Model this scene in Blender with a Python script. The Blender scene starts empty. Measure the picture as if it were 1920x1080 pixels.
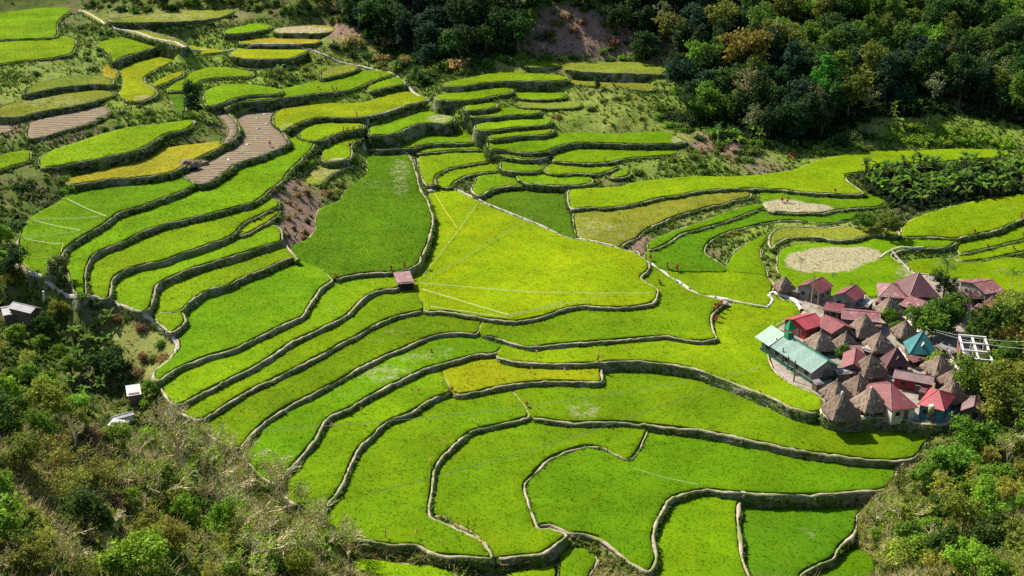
import bpy, math, random
import numpy as np
from mathutils import Vector, Matrix
from mathutils.geometry import delaunay_2d_cdt

rng = np.random.default_rng(7)
random.seed(7)
scene = bpy.context.scene
COL = scene.collection
R = math.radians

# ------------------------------------------------------------------ camera model
FPX, PITCH, CAM_H = 2262.0, R(21.5), 94.6
SP, CP = math.sin(PITCH), math.cos(PITCH)

def ray(px, py):
    px = np.asarray(px, float); py = np.asarray(py, float)
    u = (px - 960.0) / FPX; v = (540.0 - py) / FPX
    return np.stack([u, CP + v * SP, -SP + v * CP], -1)

def at(px, py, z):
    """point of the sight line through a photograph pixel at height z"""
    d = ray(px, py)
    t = (z - CAM_H) / d[..., 2]
    p = d * t[..., None]
    p[..., 2] += CAM_H
    return p

def at_d(px, py, dist):
    p = ray(px, py) * np.asarray(dist, float)[..., None]
    p[..., 2] += CAM_H
    return p

def to_px(p):
    x, y, z = p[..., 0], p[..., 1], p[..., 2] - CAM_H
    dep = y * CP - z * SP
    up = y * SP + z * CP
    return 960 + FPX * x / dep, 540 - FPX * up / dep, dep

# ------------------------------------------------------------------ small helpers
def tag(o, label=None, cat=None, group=None, kind=None):
    if label: o['label'] = label
    if cat: o['category'] = cat
    if group: o['group'] = group
    if kind: o['kind'] = kind
    return o

def empty(name, loc=(0, 0, 0), rz=0.0):
    o = bpy.data.objects.new(name, None)
    o.location = loc; o.rotation_euler = (0, 0, rz)
    o.empty_display_size = 0.3
    COL.objects.link(o)
    return o

def mesh_np(name, V, F, mats=None, midx=None, smooth=False, attrs=None):
    """V (n,3); F list of arrays (m,3)/(m,4) or one of them"""
    me = bpy.data.meshes.new(name)
    V = np.asarray(V, np.float32)
    Fs = F if isinstance(F, (list, tuple)) else [F]
    Fs = [np.asarray(f, np.int32) for f in Fs if len(f)]
    me.vertices.add(len(V)); me.vertices.foreach_set('co', V.ravel())
    if Fs:
        tot = np.concatenate([np.full(len(f), f.shape[1], np.int32) for f in Fs])
        idx = np.concatenate([f.ravel() for f in Fs])
        me.loops.add(len(idx)); me.loops.foreach_set('vertex_index', idx)
        me.polygons.add(len(tot))
        start = np.concatenate([[0], np.cumsum(tot)[:-1]]).astype(np.int32)
        me.polygons.foreach_set('loop_start', start)
        me.polygons.foreach_set('loop_total', tot)
        if midx is not None:
            me.polygons.foreach_set('material_index', np.asarray(midx, np.int32))
        if smooth:
            me.polygons.foreach_set('use_smooth', np.ones(len(tot), bool))
    for m in (mats or []): me.materials.append(m)
    if attrs:
        for k, a in attrs.items():
            at_ = me.attributes.new(k, 'FLOAT', 'POINT')
            at_.data.foreach_set('value', np.asarray(a, np.float32))
    me.update(calc_edges=True)
    return me

def obj(name, me, parent=None, loc=None):
    o = bpy.data.objects.new(name, me)
    COL.objects.link(o)
    if parent is not None: o.parent = parent
    if loc is not None: o.location = loc
    return o

class MB:
    """collects boxes, tubes and free polygons into one mesh"""
    def __init__(s): s.v = []; s.f = []
    def add(s, vs, fs):
        b = len(s.v); s.v += [tuple(v) for v in vs]; s.f += [tuple(b + i for i in f) for f in fs]
    def box(s, c, d, rz=0, M=None):
        x, y, z = d[0] / 2, d[1] / 2, d[2] / 2
        vs = [(-x, -y, -z), (x, -y, -z), (x, y, -z), (-x, y, -z), (-x, -y, z), (x, -y, z), (x, y, z), (-x, y, z)]
        ca, sa = math.cos(rz), math.sin(rz)
        out = []
        for a, b, e in vs:
            p = Vector((a * ca - b * sa, a * sa + b * ca, e))
            if M is not None: p = M @ Vector((a, b, e))
            out.append((p.x + c[0], p.y + c[1], p.z + c[2]))
        s.add(out, [(0, 3, 2, 1), (4, 5, 6, 7), (0, 1, 5, 4), (1, 2, 6, 5), (2, 3, 7, 6), (3, 0, 4, 7)])
    def tube(s, pts, rad, n=6, cap=True):
        pts = [Vector(p) for p in pts]
        rad = rad if isinstance(rad, (list, tuple)) else [rad] * len(pts)
        b = len(s.v); up0 = None
        for i, p in enumerate(pts):
            t = (pts[min(i + 1, len(pts) - 1)] - pts[max(i - 1, 0)]).normalized()
            a = Vector((0, 0, 1)) if abs(t.z) < .9 else Vector((1, 0, 0))
            u = t.cross(a).normalized(); w = t.cross(u)
            for k in range(n):
                g = 2 * math.pi * k / n
                s.v.append(tuple(p + (u * math.cos(g) + w * math.sin(g)) * rad[i]))
        for i in range(len(pts) - 1):
            for k in range(n):
                k2 = (k + 1) % n
                s.f.append((b + i * n + k, b + i * n + k2, b + (i + 1) * n + k2, b + (i + 1) * n + k))
        if cap:
            s.f.append(tuple(b + k for k in range(n))[::-1])
            e = b + (len(pts) - 1) * n
            s.f.append(tuple(e + k for k in range(n)))
    def poly(s, vs): s.add(vs, [tuple(range(len(vs)))])
    def prism(s, outline, h0, h1):
        """outline list of (x,y) extruded from z h0 to h1"""
        n = len(outline)
        s.add([(x, y, h0) for x, y in outline] + [(x, y, h1) for x, y in outline],
              [tuple(range(n))[::-1], tuple(range(n, 2 * n))] + [(i, (i + 1) % n, n + (i + 1) % n, n + i) for i in range(n)])
    def slab(s, quad, t):
        """a 3D polygon thickened downwards along its normal by t"""
        q = [Vector(p) for p in quad]
        nrm = (q[1] - q[0]).cross(q[2] - q[0]).normalized()
        if nrm.z < 0: q = q[::-1]; nrm = -nrm
        n = len(q); lo = [p - nrm * t for p in q]
        s.add([tuple(p) for p in q + lo], [tuple(range(n)), tuple(range(n, 2 * n))[::-1]] +
              [((i + 1) % n, i, n + i, n + (i + 1) % n) for i in range(n)])
    def build(s, name, mat, parent=None, smooth=False):
        me = bpy.data.meshes.new(name)
        me.from_pydata(s.v, [], s.f); me.materials.append(mat)
        if smooth: me.polygons.foreach_set('use_smooth', np.ones(len(s.f), bool))
        me.update()
        return obj(name, me, parent)

def copy_tree(o, parent=None):
    c = o.copy(); COL.objects.link(c)
    if parent is not None:
        c.parent = parent; c.matrix_parent_inverse = o.matrix_parent_inverse.copy()
    for ch in list(o.children): copy_tree(ch, c)
    return c

def in_poly(P, poly):
    x, y = P[:, 0], P[:, 1]
    x0, y0 = poly[:, 0], poly[:, 1]; x1, y1 = np.roll(x0, -1), np.roll(y0, -1)
    out = np.zeros(len(P), bool)
    bb = (x >= x0.min()) & (x <= x0.max()) & (y >= y0.min()) & (y <= y0.max())
    ii = np.nonzero(bb)[0]
    if not len(ii): return out
    px, py = x[ii], y[ii]
    c = np.zeros(len(ii), bool)
    for a, b, e, f in zip(x0, y0, x1, y1):
        if b == f: continue
        m = ((b > py) != (f > py)) & (px < (e - a) * (py - b) / (f - b) + a)
        c ^= m
    out[ii] = c
    return out

def resample(P, step, smooth=2):
    """closed loop -> rounded and evenly spaced"""
    P = np.asarray(P, float)
    for _ in range(smooth):
        Q = np.roll(P, -1, 0)
        P = np.stack([P * .75 + Q * .25, P * .25 + Q * .75], 1).reshape(-1, P.shape[1])
    Q = np.vstack([P, P[:1]])
    L = np.concatenate([[0], np.cumsum(np.linalg.norm(np.diff(Q[:, :2], axis=0), axis=1))])
    n = max(8, int(L[-1] / step))
    s = np.linspace(0, L[-1], n, endpoint=False)
    return np.stack([np.interp(s, L, Q[:, k]) for k in range(P.shape[1])], 1)

def vnoise(x, y, seed=0):
    """cheap smooth value noise, vectorised, about -1..1"""
    xi, yi = np.floor(x).astype(np.int64), np.floor(y).astype(np.int64)
    fx, fy = x - xi, y - yi
    fx = fx * fx * (3 - 2 * fx); fy = fy * fy * (3 - 2 * fy)
    def h(a, b):
        n = (a * 374761393 + b * 668265263 + seed * 1442695041) & 0xffffffff
        n = ((n ^ (n >> 13)) * 1274126177) & 0xffffffff
        return ((n ^ (n >> 16)) & 0xffff) / 32767.5 - 1
    return (h(xi, yi) * (1 - fx) + h(xi + 1, yi) * fx) * (1 - fy) + (h(xi, yi + 1) * (1 - fx) + h(xi + 1, yi + 1) * fx) * fy

# ------------------------------------------------------------------ materials
def new_mat(name):
    m = bpy.data.materials.new(name); m.use_nodes = True
    nt = m.node_tree; nt.nodes.clear()
    return m, nt, nt.nodes, nt.links

def N(nt, t, **kw):
    n = nt.nodes.new(t)
    for k, v in kw.items():
        if k in n.inputs.keys() if isinstance(k, str) else False: n.inputs[k].default_value = v
        else: setattr(n, k, v)
    return n

def pos(nt): return nt.nodes.new('ShaderNodeNewGeometry').outputs['Position']
def objco(nt): return nt.nodes.new('ShaderNodeTexCoord').outputs['Object']

def noise(nt, co, scale, detail=3, rough=.6):
    n = nt.nodes.new('ShaderNodeTexNoise')
    n.inputs['Scale'].default_value = scale; n.inputs['Detail'].default_value = detail
    n.inputs['Roughness'].default_value = rough
    nt.links.new(co, n.inputs['Vector'])
    return n.outputs['Fac']

def ramp(nt, fac, stops, interp='LINEAR'):
    r = nt.nodes.new('ShaderNodeValToRGB'); r.color_ramp.interpolation = interp
    e = r.color_ramp.elements
    while len(e) < len(stops): e.new(.5)
    for el, (p, c) in zip(e, stops):
        el.position = p; el.color = (c, c, c, 1) if not hasattr(c, '__len__') else (*c[:3], 1)
    nt.links.new(fac, r.inputs['Fac'])
    return r.outputs['Color']

def mixc(nt, fac, a, b, mode='MIX'):
    m = nt.nodes.new('ShaderNodeMix'); m.data_type = 'RGBA'; m.blend_type = mode
    for sock, v in ((m.inputs[0], fac), (m.inputs[6], a), (m.inputs[7], b)):
        if hasattr(v, 'is_output'): nt.links.new(v, sock)
        elif hasattr(v, '__len__'): sock.default_value = (*v[:3], 1)
        else: sock.default_value = v
    return m.outputs[2]

def mathn(nt, op, a, b=0.0):
    m = nt.nodes.new('ShaderNodeMath'); m.operation = op
    for s, v in ((m.inputs[0], a), (m.inputs[1], b)):
        if hasattr(v, 'is_output'): nt.links.new(v, s)
        else: s.default_value = v
    return m.outputs[0]

def finish(nt, color, rough=.85, bump=None, bdist=.1, trans=0.0, transc=None, spec=.3, metal=0.0, upn=0.0):
    out = nt.nodes.new('ShaderNodeOutputMaterial')
    b = nt.nodes.new('ShaderNodeBsdfPrincipled')
    b.inputs['Roughness'].default_value = rough
    b.inputs['Specular IOR Level'].default_value = spec
    b.inputs['Metallic'].default_value = metal
    if hasattr(color, 'is_output'): nt.links.new(color, b.inputs['Base Color'])
    else: b.inputs['Base Color'].default_value = (*color[:3], 1)
    if bump is not None:
        bn = nt.nodes.new('ShaderNodeBump'); bn.inputs['Strength'].default_value = 1.0
        bn.inputs['Distance'].default_value = bdist
        nt.links.new(bump, bn.inputs['Height']); nt.links.new(bn.outputs[0], b.inputs['Normal'])
    up = None
    if upn > 0:
        g = nt.nodes.new('ShaderNodeNewGeometry'); v1 = nt.nodes.new('ShaderNodeMix'); v1.data_type = 'VECTOR'; v1.inputs[0].default_value = upn
        nt.links.new(g.outputs['Normal'], v1.inputs[4]); v1.inputs[5].default_value = (0, 0, 1)
        nm = nt.nodes.new('ShaderNodeVectorMath'); nm.operation = 'NORMALIZE'; nt.links.new(v1.outputs[1], nm.inputs[0]); up = nm.outputs[0]
        nt.links.new(up, b.inputs['Normal'])
    sh = b.outputs[0]
    if trans > 0:
        t = nt.nodes.new('ShaderNodeBsdfTranslucent')
        if up is not None: nt.links.new(up, t.inputs['Normal'])
        tc = transc if transc is not None else color
        if hasattr(tc, 'is_output'): nt.links.new(tc, t.inputs['Color'])
        else: t.inputs['Color'].default_value = (*tc[:3], 1)
        mx = nt.nodes.new('ShaderNodeMixShader'); mx.inputs[0].default_value = trans
        nt.links.new(sh, mx.inputs[1]); nt.links.new(t.outputs[0], mx.inputs[2]); sh = mx.outputs[0]
    nt.links.new(sh, out.inputs[0])

def attr(nt, name):
    a = nt.nodes.new('ShaderNodeAttribute'); a.attribute_name = name
    return a.outputs['Fac']

def objcolor(nt):
    return nt.nodes.new('ShaderNodeObjectInfo').outputs['Color']

MAT = {}
def mk_rice(blades=False):
    m, nt, nd, lk = new_mat('rice_blades' if blades else 'rice_canopy')
    p = pos(nt); c = objcolor(nt)
    if blades: c = mixc(nt, 1.0, c, (1.75, 1.75, 1.75), 'MULTIPLY')
    big = noise(nt, p, .07, 3); mid = noise(nt, p, .45, 4, .65); fine = noise(nt, p, 3.5, 2)
    f1 = ramp(nt, big, [(.28, .74), (.72, 1.2)])
    f2 = ramp(nt, mid, [(.25, .88), (.75, 1.12)])
    f3 = ramp(nt, fine, [(.25, .90), (.75, 1.10)])
    c = mixc(nt, 1.0, c, f1, 'MULTIPLY'); c = mixc(nt, 1.0, c, f2, 'MULTIPLY'); c = mixc(nt, 1.0, c, f3, 'MULTIPLY')
    yl = mixc(nt, 1.0, c, (1.35, 1.06, .8), 'MULTIPLY')
    c = mixc(nt, ramp(nt, noise(nt, p, .11, 5, .72), [(.42, 0.), (.72, .85)]), c, yl)
    rnd = attr(nt, 'rnd')
    c = mixc(nt, 1.0, c, ramp(nt, rnd, [(0, .72), (1, 1.28)]), 'MULTIPLY')
    dry = attr(nt, 'dry')
    dn = mathn(nt, 'ADD', dry, mathn(nt, 'MULTIPLY', mathn(nt, 'SUBTRACT', noise(nt, p, .55, 6, .75), .5), 2.0))
    dn = mathn(nt, 'MULTIPLY', ramp(nt, dn, [(.42, 0.), (1.25, .88)]), ramp(nt, dry, [(.02, 0.), (.12, 1.)]))
    straw = mixc(nt, noise(nt, p, 2.5, 3), (.26, .22, .12), (.44, .385, .27))
    c = mixc(nt, dn, c, straw)
    finish(nt, c, .9, trans=.5 if blades else .12, spec=.03, upn=.75 if blades else .5)
    return m

def mk_simple(name, c1, c2, scale=1.2, rough=.9, world=True, bump=.05, detail=4, spec=.2, c3=None, metal=0.):
    m, nt, nd, lk = new_mat(name)
    p = pos(nt) if world else objco(nt)
    n = noise(nt, p, scale, detail, .65)
    c = ramp(nt, n, [(.3, c1), (.7, c2)])
    if c3 is not None:
        c = mixc(nt, ramp(nt, noise(nt, p, scale * .33, 4, .7), [(.48, 0.), (.62, 1.)]), c, c3)
    finish(nt, c, rough, noise(nt, p, scale * 3, 3) if bump else None, bump, spec=spec, metal=metal)
    return m

def mk_leaf(name, trans=.42, var=.5, rough=.75, spec=.12):
    m, nt, nd, lk = new_mat(name)
    c = objcolor(nt); rnd = attr(nt, 'rnd')
    c = mixc(nt, 1.0, c, ramp(nt, rnd, [(0, 1 - var), (1, 1 + var)]), 'MULTIPLY')
    yl = mixc(nt, 1.0, c, (1.22, 1.08, .75), 'MULTIPLY')
    c = mixc(nt, ramp(nt, noise(nt, objco(nt), .8, 2), [(.45, 0.), (.75, .8)]), c, yl)
    finish(nt, c, rough, trans=trans, spec=spec)
    return m

def mk_wall():
    m, nt, nd, lk = new_mat('stacked_stone')
    p = pos(nt)
    v = nt.nodes.new('ShaderNodeTexVoronoi'); v.inputs['Scale'].default_value = 2.6
    lk.new(p, v.inputs['Vector'])
    st = mixc(nt, v.outputs['Color'], (.16, .145, .12), (.36, .32, .26))
    st = mixc(nt, ramp(nt, noise(nt, p, 6, 3), [(.3, 0.), (.7, .5)]), st, (.09, .08, .07))
    green = mixc(nt, noise(nt, p, 3, 3), (.04, .07, .014), (.12, .17, .03))
    c = mixc(nt, ramp(nt, noise(nt, p, .45, 5, .75), [(.40, 0.), (.56, 1.)]), st, green)
    c = mixc(nt, ramp(nt, noise(nt, p, .22, 4, .7), [(.58, 0.), (.7, .7)]), c, (.25, .2, .09))
    finish(nt, c, .95, v.outputs['Distance'], .12, spec=.1)
    return m

def mk_rim():
    m, nt, nd, lk = new_mat('rim_earth')
    p = pos(nt)
    c = mixc(nt, noise(nt, p, 2.2, 5, .7), (.23, .18, .125), (.47, .39, .29))
    v = nt.nodes.new('ShaderNodeTexVoronoi'); v.inputs['Scale'].default_value = 3.2
    lk.new(p, v.inputs['Vector'])
    c = mixc(nt, .35, c, mixc(nt, v.outputs['Color'], (.2, .17, .13), (.5, .43, .34)))
    oc = objcolor(nt)
    c = mixc(nt, ramp(nt, noise(nt, p, .35, 5, .75), [(.43, 0.), (.58, .85)]), c, (.15, .19, .04))
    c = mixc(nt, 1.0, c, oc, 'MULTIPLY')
    finish(nt, c, .95, noise(nt, p, 4, 4), .08, spec=.1)
    return m

def mk_terrain():
    m, nt, nd, lk = new_mat('hillside_ground')
    p = pos(nt)
    g = ramp(nt, noise(nt, p, .25, 5, .7), [(.3, (.03, .05, .010)), (.5, (.075, .105, .02)), (.7, (.13, .14, .035))])
    s = mixc(nt, noise(nt, p, 1.0, 5, .7), (.07, .048, .03), (.18, .125, .085))
    c = mixc(nt, ramp(nt, noise(nt, p, .09, 5, .75), [(.52, 0.), (.62, 1.)]), g, s)
    so = attr(nt, 'soil')
    sc = mixc(nt, noise(nt, p, .6, 6, .75), (.10, .062, .048), (.27, .18, .14))
    c = mixc(nt, mathn(nt, 'MINIMUM', mathn(nt, 'MULTIPLY', so, ramp(nt, noise(nt, p, .35, 4, .7), [(.3, .2), (.5, 1.3)])), 1.0), c, sc)
    gr = attr(nt, 'grass')
    gc = mixc(nt, noise(nt, p, .5, 5, .7), (.10, .14, .03), (.24, .24, .07))
    c = mixc(nt, mathn(nt, 'MINIMUM', mathn(nt, 'MULTIPLY', gr, ramp(nt, noise(nt, p, .5, 4, .7), [(.25, .3), (.5, 1.2)])), 1.0), c, gc)
    lu = attr(nt, 'lush')
    lc = mixc(nt, noise(nt, p, .6, 5, .7), (.085, .15, .02), (.20, .27, .035))
    c = mixc(nt, mathn(nt, 'MINIMUM', mathn(nt, 'MULTIPLY', lu, ramp(nt, noise(nt, p, .3, 4, .7), [(.3, .3), (.5, 1.2)])), 1.0), c, lc)
    finish(nt, c, .95, noise(nt, p, 1.4, 5, .7), .35, spec=.05)
    return m

def mk_till():
    m, nt, nd, lk = new_mat('tilled_soil')
    p = pos(nt)
    w = nt.nodes.new('ShaderNodeTexWave'); w.wave_type = 'BANDS'; w.bands_direction = 'Y'
    w.inputs['Scale'].default_value = .15; w.inputs['Distortion'].default_value = 6.0; w.inputs['Detail'].default_value = 3
    lk.new(p, w.inputs['Vector'])
    c = ramp(nt, w.outputs['Fac'], [(.2, (.115, .08, .057)), (.8, (.20, .145, .105))])
    c = mixc(nt, ramp(nt, noise(nt, p, .35, 5, .7), [(.45, 0.), (.7, .7)]), c, (.16, .125, .08))
    c = mixc(nt, ramp(nt, noise(nt, p, .5, 4, .7), [(.52, 0.), (.64, .7)]), c, (.17, .19, .05))
    finish(nt, c, .95, w.outputs['Fac'], .25, spec=.1)
    return m

def mk_thatch():
    m, nt, nd, lk = new_mat('thatch')
    p = objco(nt)
    w = nt.nodes.new('ShaderNodeTexWave'); w.wave_type = 'BANDS'; w.bands_direction = 'Z'
    w.inputs['Scale'].default_value = 1.6; w.inputs['Distortion'].default_value = 5; w.inputs['Detail'].default_value = 4
    lk.new(p, w.inputs['Vector'])
    mp = nt.nodes.new('ShaderNodeMapping'); mp.inputs['Scale'].default_value = (5, 5, .9); lk.new(p, mp.inputs['Vector'])
    n = noise(nt, mp.outputs[0], 2.0, 4, .75)
    c = ramp(nt, n, [(.28, (.10, .077, .062)), (.5, (.24, .187, .15)), (.74, (.42, .33, .255))])
    c = mixc(nt, .55, c, ramp(nt, w.outputs['Fac'], [(.2, .55), (.8, 1.25)]), 'MULTIPLY')
    c = mixc(nt, ramp(nt, noise(nt, p, .7, 4, .7), [(.52, 0.), (.7, .7)]), c, (.26, .15, .075))
    c = mixc(nt, ramp(nt, noise(nt, p, .45, 5, .75), [(.56, 0.), (.68, .6)]), c, (.07, .075, .045))
    c = mixc(nt, 1.0, c, objcolor(nt), 'MULTIPLY')
    finish(nt, c, .95, n, .12, spec=.1)
    return m

def mk_tin(name, base, rust, amount=.5, pale=(.62, .56, .52), corr=True):
    """corrugated sheet; the ribs run down the slope of each mesh (attribute u)"""
    m, nt, nd, lk = new_mat(name)
    p = objco(nt); u = attr(nt, 'u')
    rib = mathn(nt, 'SINE', mathn(nt, 'MULTIPLY', u, 38.0))
    n1 = noise(nt, p, .55, 5, .75); n2 = noise(nt, p, 2.2, 4, .7)
    c = ramp(nt, n2, [(.3, tuple(x * .72 for x in base)), (.7, tuple(min(1, x * 1.2) for x in base))])
    sheet = nt.nodes.new('ShaderNodeTexWhiteNoise'); sheet.noise_dimensions = '1D'
    lk.new(mathn(nt, 'FLOOR', mathn(nt, 'MULTIPLY', u, 1.2)), sheet.inputs['W'])
    c = mixc(nt, .7, c, ramp(nt, sheet.outputs['Value'], [(0, .8), (1, 1.2)]), 'MULTIPLY')
    cb = nt.nodes.new('ShaderNodeCombineXYZ'); sp = nt.nodes.new('ShaderNodeSeparateXYZ'); lk.new(p, sp.inputs[0])
    lk.new(mathn(nt, 'MULTIPLY', u, 2.4), cb.inputs[0]); lk.new(mathn(nt, 'MULTIPLY', sp.outputs[2], .45), cb.inputs[1])
    stn = noise(nt, cb.outputs[0], 1.6, 4, .7)
    c = mixc(nt, ramp(nt, stn, [(.52, 0.), (.70, amount)]), c, tuple(x * .6 for x in rust))
    c = mixc(nt, ramp(nt, n1, [(.62 - amount * .2, 0.), (.75 - amount * .15, min(1, amount * 1.2))]), c, rust)
    c = mixc(nt, ramp(nt, noise(nt, p, 1.1, 5, .8), [(.66 - amount * .12, 0.), (.72, .9 * amount)]), c, pale)
    finish(nt, c, .5, rib if corr else None, .012, spec=.35)
    return m

def mk_yard():
    m, nt, nd, lk = new_mat('village_earth')
    p = pos(nt)
    v = nt.nodes.new('ShaderNodeTexVoronoi'); v.inputs['Scale'].default_value = .9
    lk.new(p, v.inputs['Vector'])
    c = mixc(nt, noise(nt, p, 1.4, 5, .7), (.13, .105, .085), (.30, .25, .205))
    c = mixc(nt, .35, c, mixc(nt, v.outputs['Color'], (.16, .14, .12), (.42, .38, .33)))
    c = mixc(nt, ramp(nt, noise(nt, p, .3, 4, .7), [(.56, 0.), (.64, .9)]), c, (.09, .11, .03))
    finish(nt, c, .95, v.outputs['Distance'], .1, spec=.15)
    return m
MAT['yard'] = mk_yard()
MAT['rice'] = mk_rice(); MAT['blades'] = mk_rice(True)
MAT['wall'] = mk_wall(); MAT['rim'] = mk_rim(); MAT['terrain'] = mk_terrain(); MAT['till'] = mk_till()
MAT['leaf'] = mk_leaf('tree_leaves'); MAT['grassleaf'] = mk_leaf('grass_blades', .4, .45, .85, .08)
MAT['bark'] = mk_simple('tree_bark', (.09, .07, .05), (.20, .165, .13), 3, world=False)
MAT['palebark'] = mk_simple('pale_twigs', (.48, .385, .235), (.72, .60, .40), 2, world=False)
MAT['thatch'] = mk_thatch()
MAT['tin_red'] = mk_tin('red_painted_tin', (.18, .035, .042), (.13, .055, .05), .6, (.36, .25, .235))
MAT['tin_bright'] = mk_tin('bright_red_tin', (.34, .045, .055), (.28, .06, .06), .35, (.5, .28, .27))
MAT['tin_maroon'] = mk_tin('maroon_tin', (.105, .036, .042), (.09, .042, .045), .4, (.2, .13, .13))
MAT['tin_rust'] = mk_tin('rusted_red_tin', (.19, .05, .055), (.15, .08, .07), .9, (.55, .49, .46))
MAT['tin_mint'] = mk_tin('mint_green_tin', (.14, .235, .20), (.12, .20, .175), .35, (.24, .32, .29))
MAT['tin_palemint'] = mk_tin('pale_mint_tin', (.26, .40, .29), (.22, .34, .25), .25, (.34, .44, .35))
MAT['tin_shaded_green'] = mk_tin('shaded_green_tin', (.02, .16, .09), (.02, .14, .08), .15, (.1, .3, .2))
MAT['tin_teal'] = mk_tin('teal_tin', (.03, .17, .165), (.035, .14, .14), .55, (.2, .33, .32))
MAT['tin_brown'] = mk_tin('brown_tin', (.14, .075, .075), (.19, .11, .10), .5, (.27, .21, .2))
MAT['tin_white'] = mk_tin('pale_tin', (.40, .39, .39), (.28, .23, .2), .6, (.55, .55, .55))
MAT['tin_grey'] = mk_tin('grey_tin', (.22, .22, .24), (.16, .10, .08), .6, (.5, .5, .52))
MAT['wood'] = mk_simple('weathered_wood', (.07, .05, .04), (.17, .125, .09), 2.5, world=False, c3=(.10, .085, .075))
MAT['plaster'] = mk_simple('grey_plaster', (.17, .155, .14), (.27, .25, .22), .8, world=False, c3=(.12, .11, .10))
MAT['concrete'] = mk_simple('pale_concrete', (.46, .41, .35), (.66, .60, .52), .7, c3=(.36, .30, .25))
MAT['white'] = mk_simple('white_concrete', (.46, .44, .41), (.62, .60, .57), 1.0, world=False)
MAT['greenpaint'] = mk_simple('green_paint', (.012, .07, .035), (.02, .11, .055), 1.5, world=False)
MAT['steeple'] = mk_simple('steeple_green', (.01, .16, .07), (.02, .24, .11), 1.5, world=False)
MAT['tealwall'] = mk_simple('teal_boards', (.03, .12, .16), (.06, .22, .28), 1.8, world=False)
MAT['redwall'] = mk_simple('red_boards', (.20, .025, .025), (.30, .04, .04), 1.8, world=False)
MAT['dark'] = mk_simple('dark_opening', (.012, .012, .014), (.03, .03, .03), 2, world=False)
MAT['redleaf'] = mk_leaf('ti_leaves', .25, .5, .45)
MAT['straw'] = mk_simple('dry_straw', (.45, .24, .06), (.62, .38, .12), 3, world=False)
MAT['line'] = mk_simple('bird_line', (.72, .70, .46), (.8, .8, .6), 2, world=False, bump=0)
MAT['yline'] = mk_simple('yellow_bird_line', (.66, .52, .06), (.75, .62, .12), 2, world=False, bump=0)
MAT['cable'] = mk_simple('pale_cable', (.30, .38, .30), (.36, .44, .36), 2, world=False, bump=0)
MAT['stone'] = mk_simple('path_stone', (.27, .24, .20), (.47, .43, .36), 1.6, c3=(.30, .26, .2))
MAT['tank'] = mk_simple('water_tank', (.26, .24, .10), (.36, .33, .16), 2, world=False)
# ------------------------------------------------------------------ the terraces
# key: (kind, level z, colour, outline in photograph pixels [crest first], label)
RICE = dict(bright=(.180, .295, .003), lime=(.122, .222, .003), mid=(.096, .194, .003), deep=(.068, .160, .004),
            dark=(.060, .122, .005), yellow=(.190, .250, .005), gold=(.240, .225, .016), olive=(.145, .182, .020))
C_L3R = [(797,584),(802,586),(830,586),(855,589),(885,595),(915,600),(960,605),(985,603),(1010,598),(1035,590),(1060,580),(1080,576),(1100,575),(1125,577),(1160,579),(1190,576),(1220,572),(1230,567),(1235,557),(1237,547),(1232,540)]
C_L4L = [(897,630),(870,627),(847,626),(825,629),(800,636),(775,647),(750,659),(725,667),(700,680),(675,692),(655,705),(630,719),(605,732),(575,747),(545,762),(517,780),(500,792),(485,807),(477,812),(462,832),(455,842)]
C_L4R = [(897,630),(930,635),(960,645),(975,651),(995,654),(1020,650),(1060,646),(1100,644),(1140,641),(1180,637),(1215,634),(1245,632),(1265,634),(1290,640),(1315,642),(1340,639),(1348,636),(1345,632),(1340,622),(1336,610),(1335,595),(1342,585),(1355,575),(1364,566)]
C_CL = [(930,1050),(912,1020),(890,1007),(860,994),(835,982),(816,975),(807,969),(807,955),(811,930),(814,905),(815,885),(822,872),(832,857),(850,842),(865,827),(880,814),(890,808),(920,803),(942,797),(960,794),(985,787),(993,784)]
C_CR = [(993,784),(1010,787),(1035,791),(1060,795),(1085,796),(1120,794),(1155,794),(1190,797),(1225,800),(1260,804),(1305,809),(1350,816),(1390,825),(1440,835),(1480,844),(1520,851),(1560,856),(1600,862),(1640,866),(1680,868),(1705,864),(1722,855),(1727,845),(1732,835),(1745,826),(1760,820)]

TER = {}
def lev(z):
    return .78 * z if z <= 9 else 7.02 + .95 * (z - 9)
def T(key, kind, z, col, outline, label): TER[key] = (kind, lev(z), col, outline, label)

T('A1','rice',-1.6,'mid',[(1050,1035),(1075,1032),(1098,1028),(1112,1038),(1122,1050),(1118,1062),(1108,1075),(1100,1095),(1045,1095),(1048,1060)],'small square green paddy at the bottom edge, enclosed by leafy banks')
T('A2','rice',-1.7,'lime',[(860,1098),(910,1086),(960,1078),(1000,1068),(1038,1060),(1042,1075),(1038,1098)],'low sliver of paddy at the bottom edge left of the small square one')
T('A3','rice',-0.5,'lime',[(650,1072),(665,1048),(700,1052),(740,1056),(790,1062),(830,1068),(862,1080),(850,1098),(660,1098)],'low paddy below the mossy wall beside the bare twiggy trees')
T('A4','rice',-4.4,'mid',[(1515,1095),(1530,1071),(1560,1059),(1578,1036),(1610,1030),(1645,1050),(1640,1098)],'lowest paddy corner half hidden behind bare bushes at the bottom right')
T('B0','rice',-2.8,'deep',[(1502,1081),(1525,1067),(1550,1057),(1567,1050),(1572,1035),(1580,1022),(1595,1014),(1602,1007),(1605,990),(1606,970),(1615,960),(1630,940),(1560,930),(1480,928),(1395,930),(1390,945),(1387,975),(1391,1030),(1404,1085),(1404,1100),(1495,1100)],'darker green low paddy right of the straight raised bund near the bottom edge')
T('B1','rice',-1.4,'lime',[(1392,926),(1387,950),(1385,975),(1389,1000),(1391,1030),(1396,1055),(1406,1079),(1410,1100),(1205,1100),(1212,1079),(1222,1050),(1220,1007),(1232,970),(1250,940),(1262,928),(1300,916),(1345,914),(1392,918)],'yellow green paddy under a curved wall, left of the straight raised bund')
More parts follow.
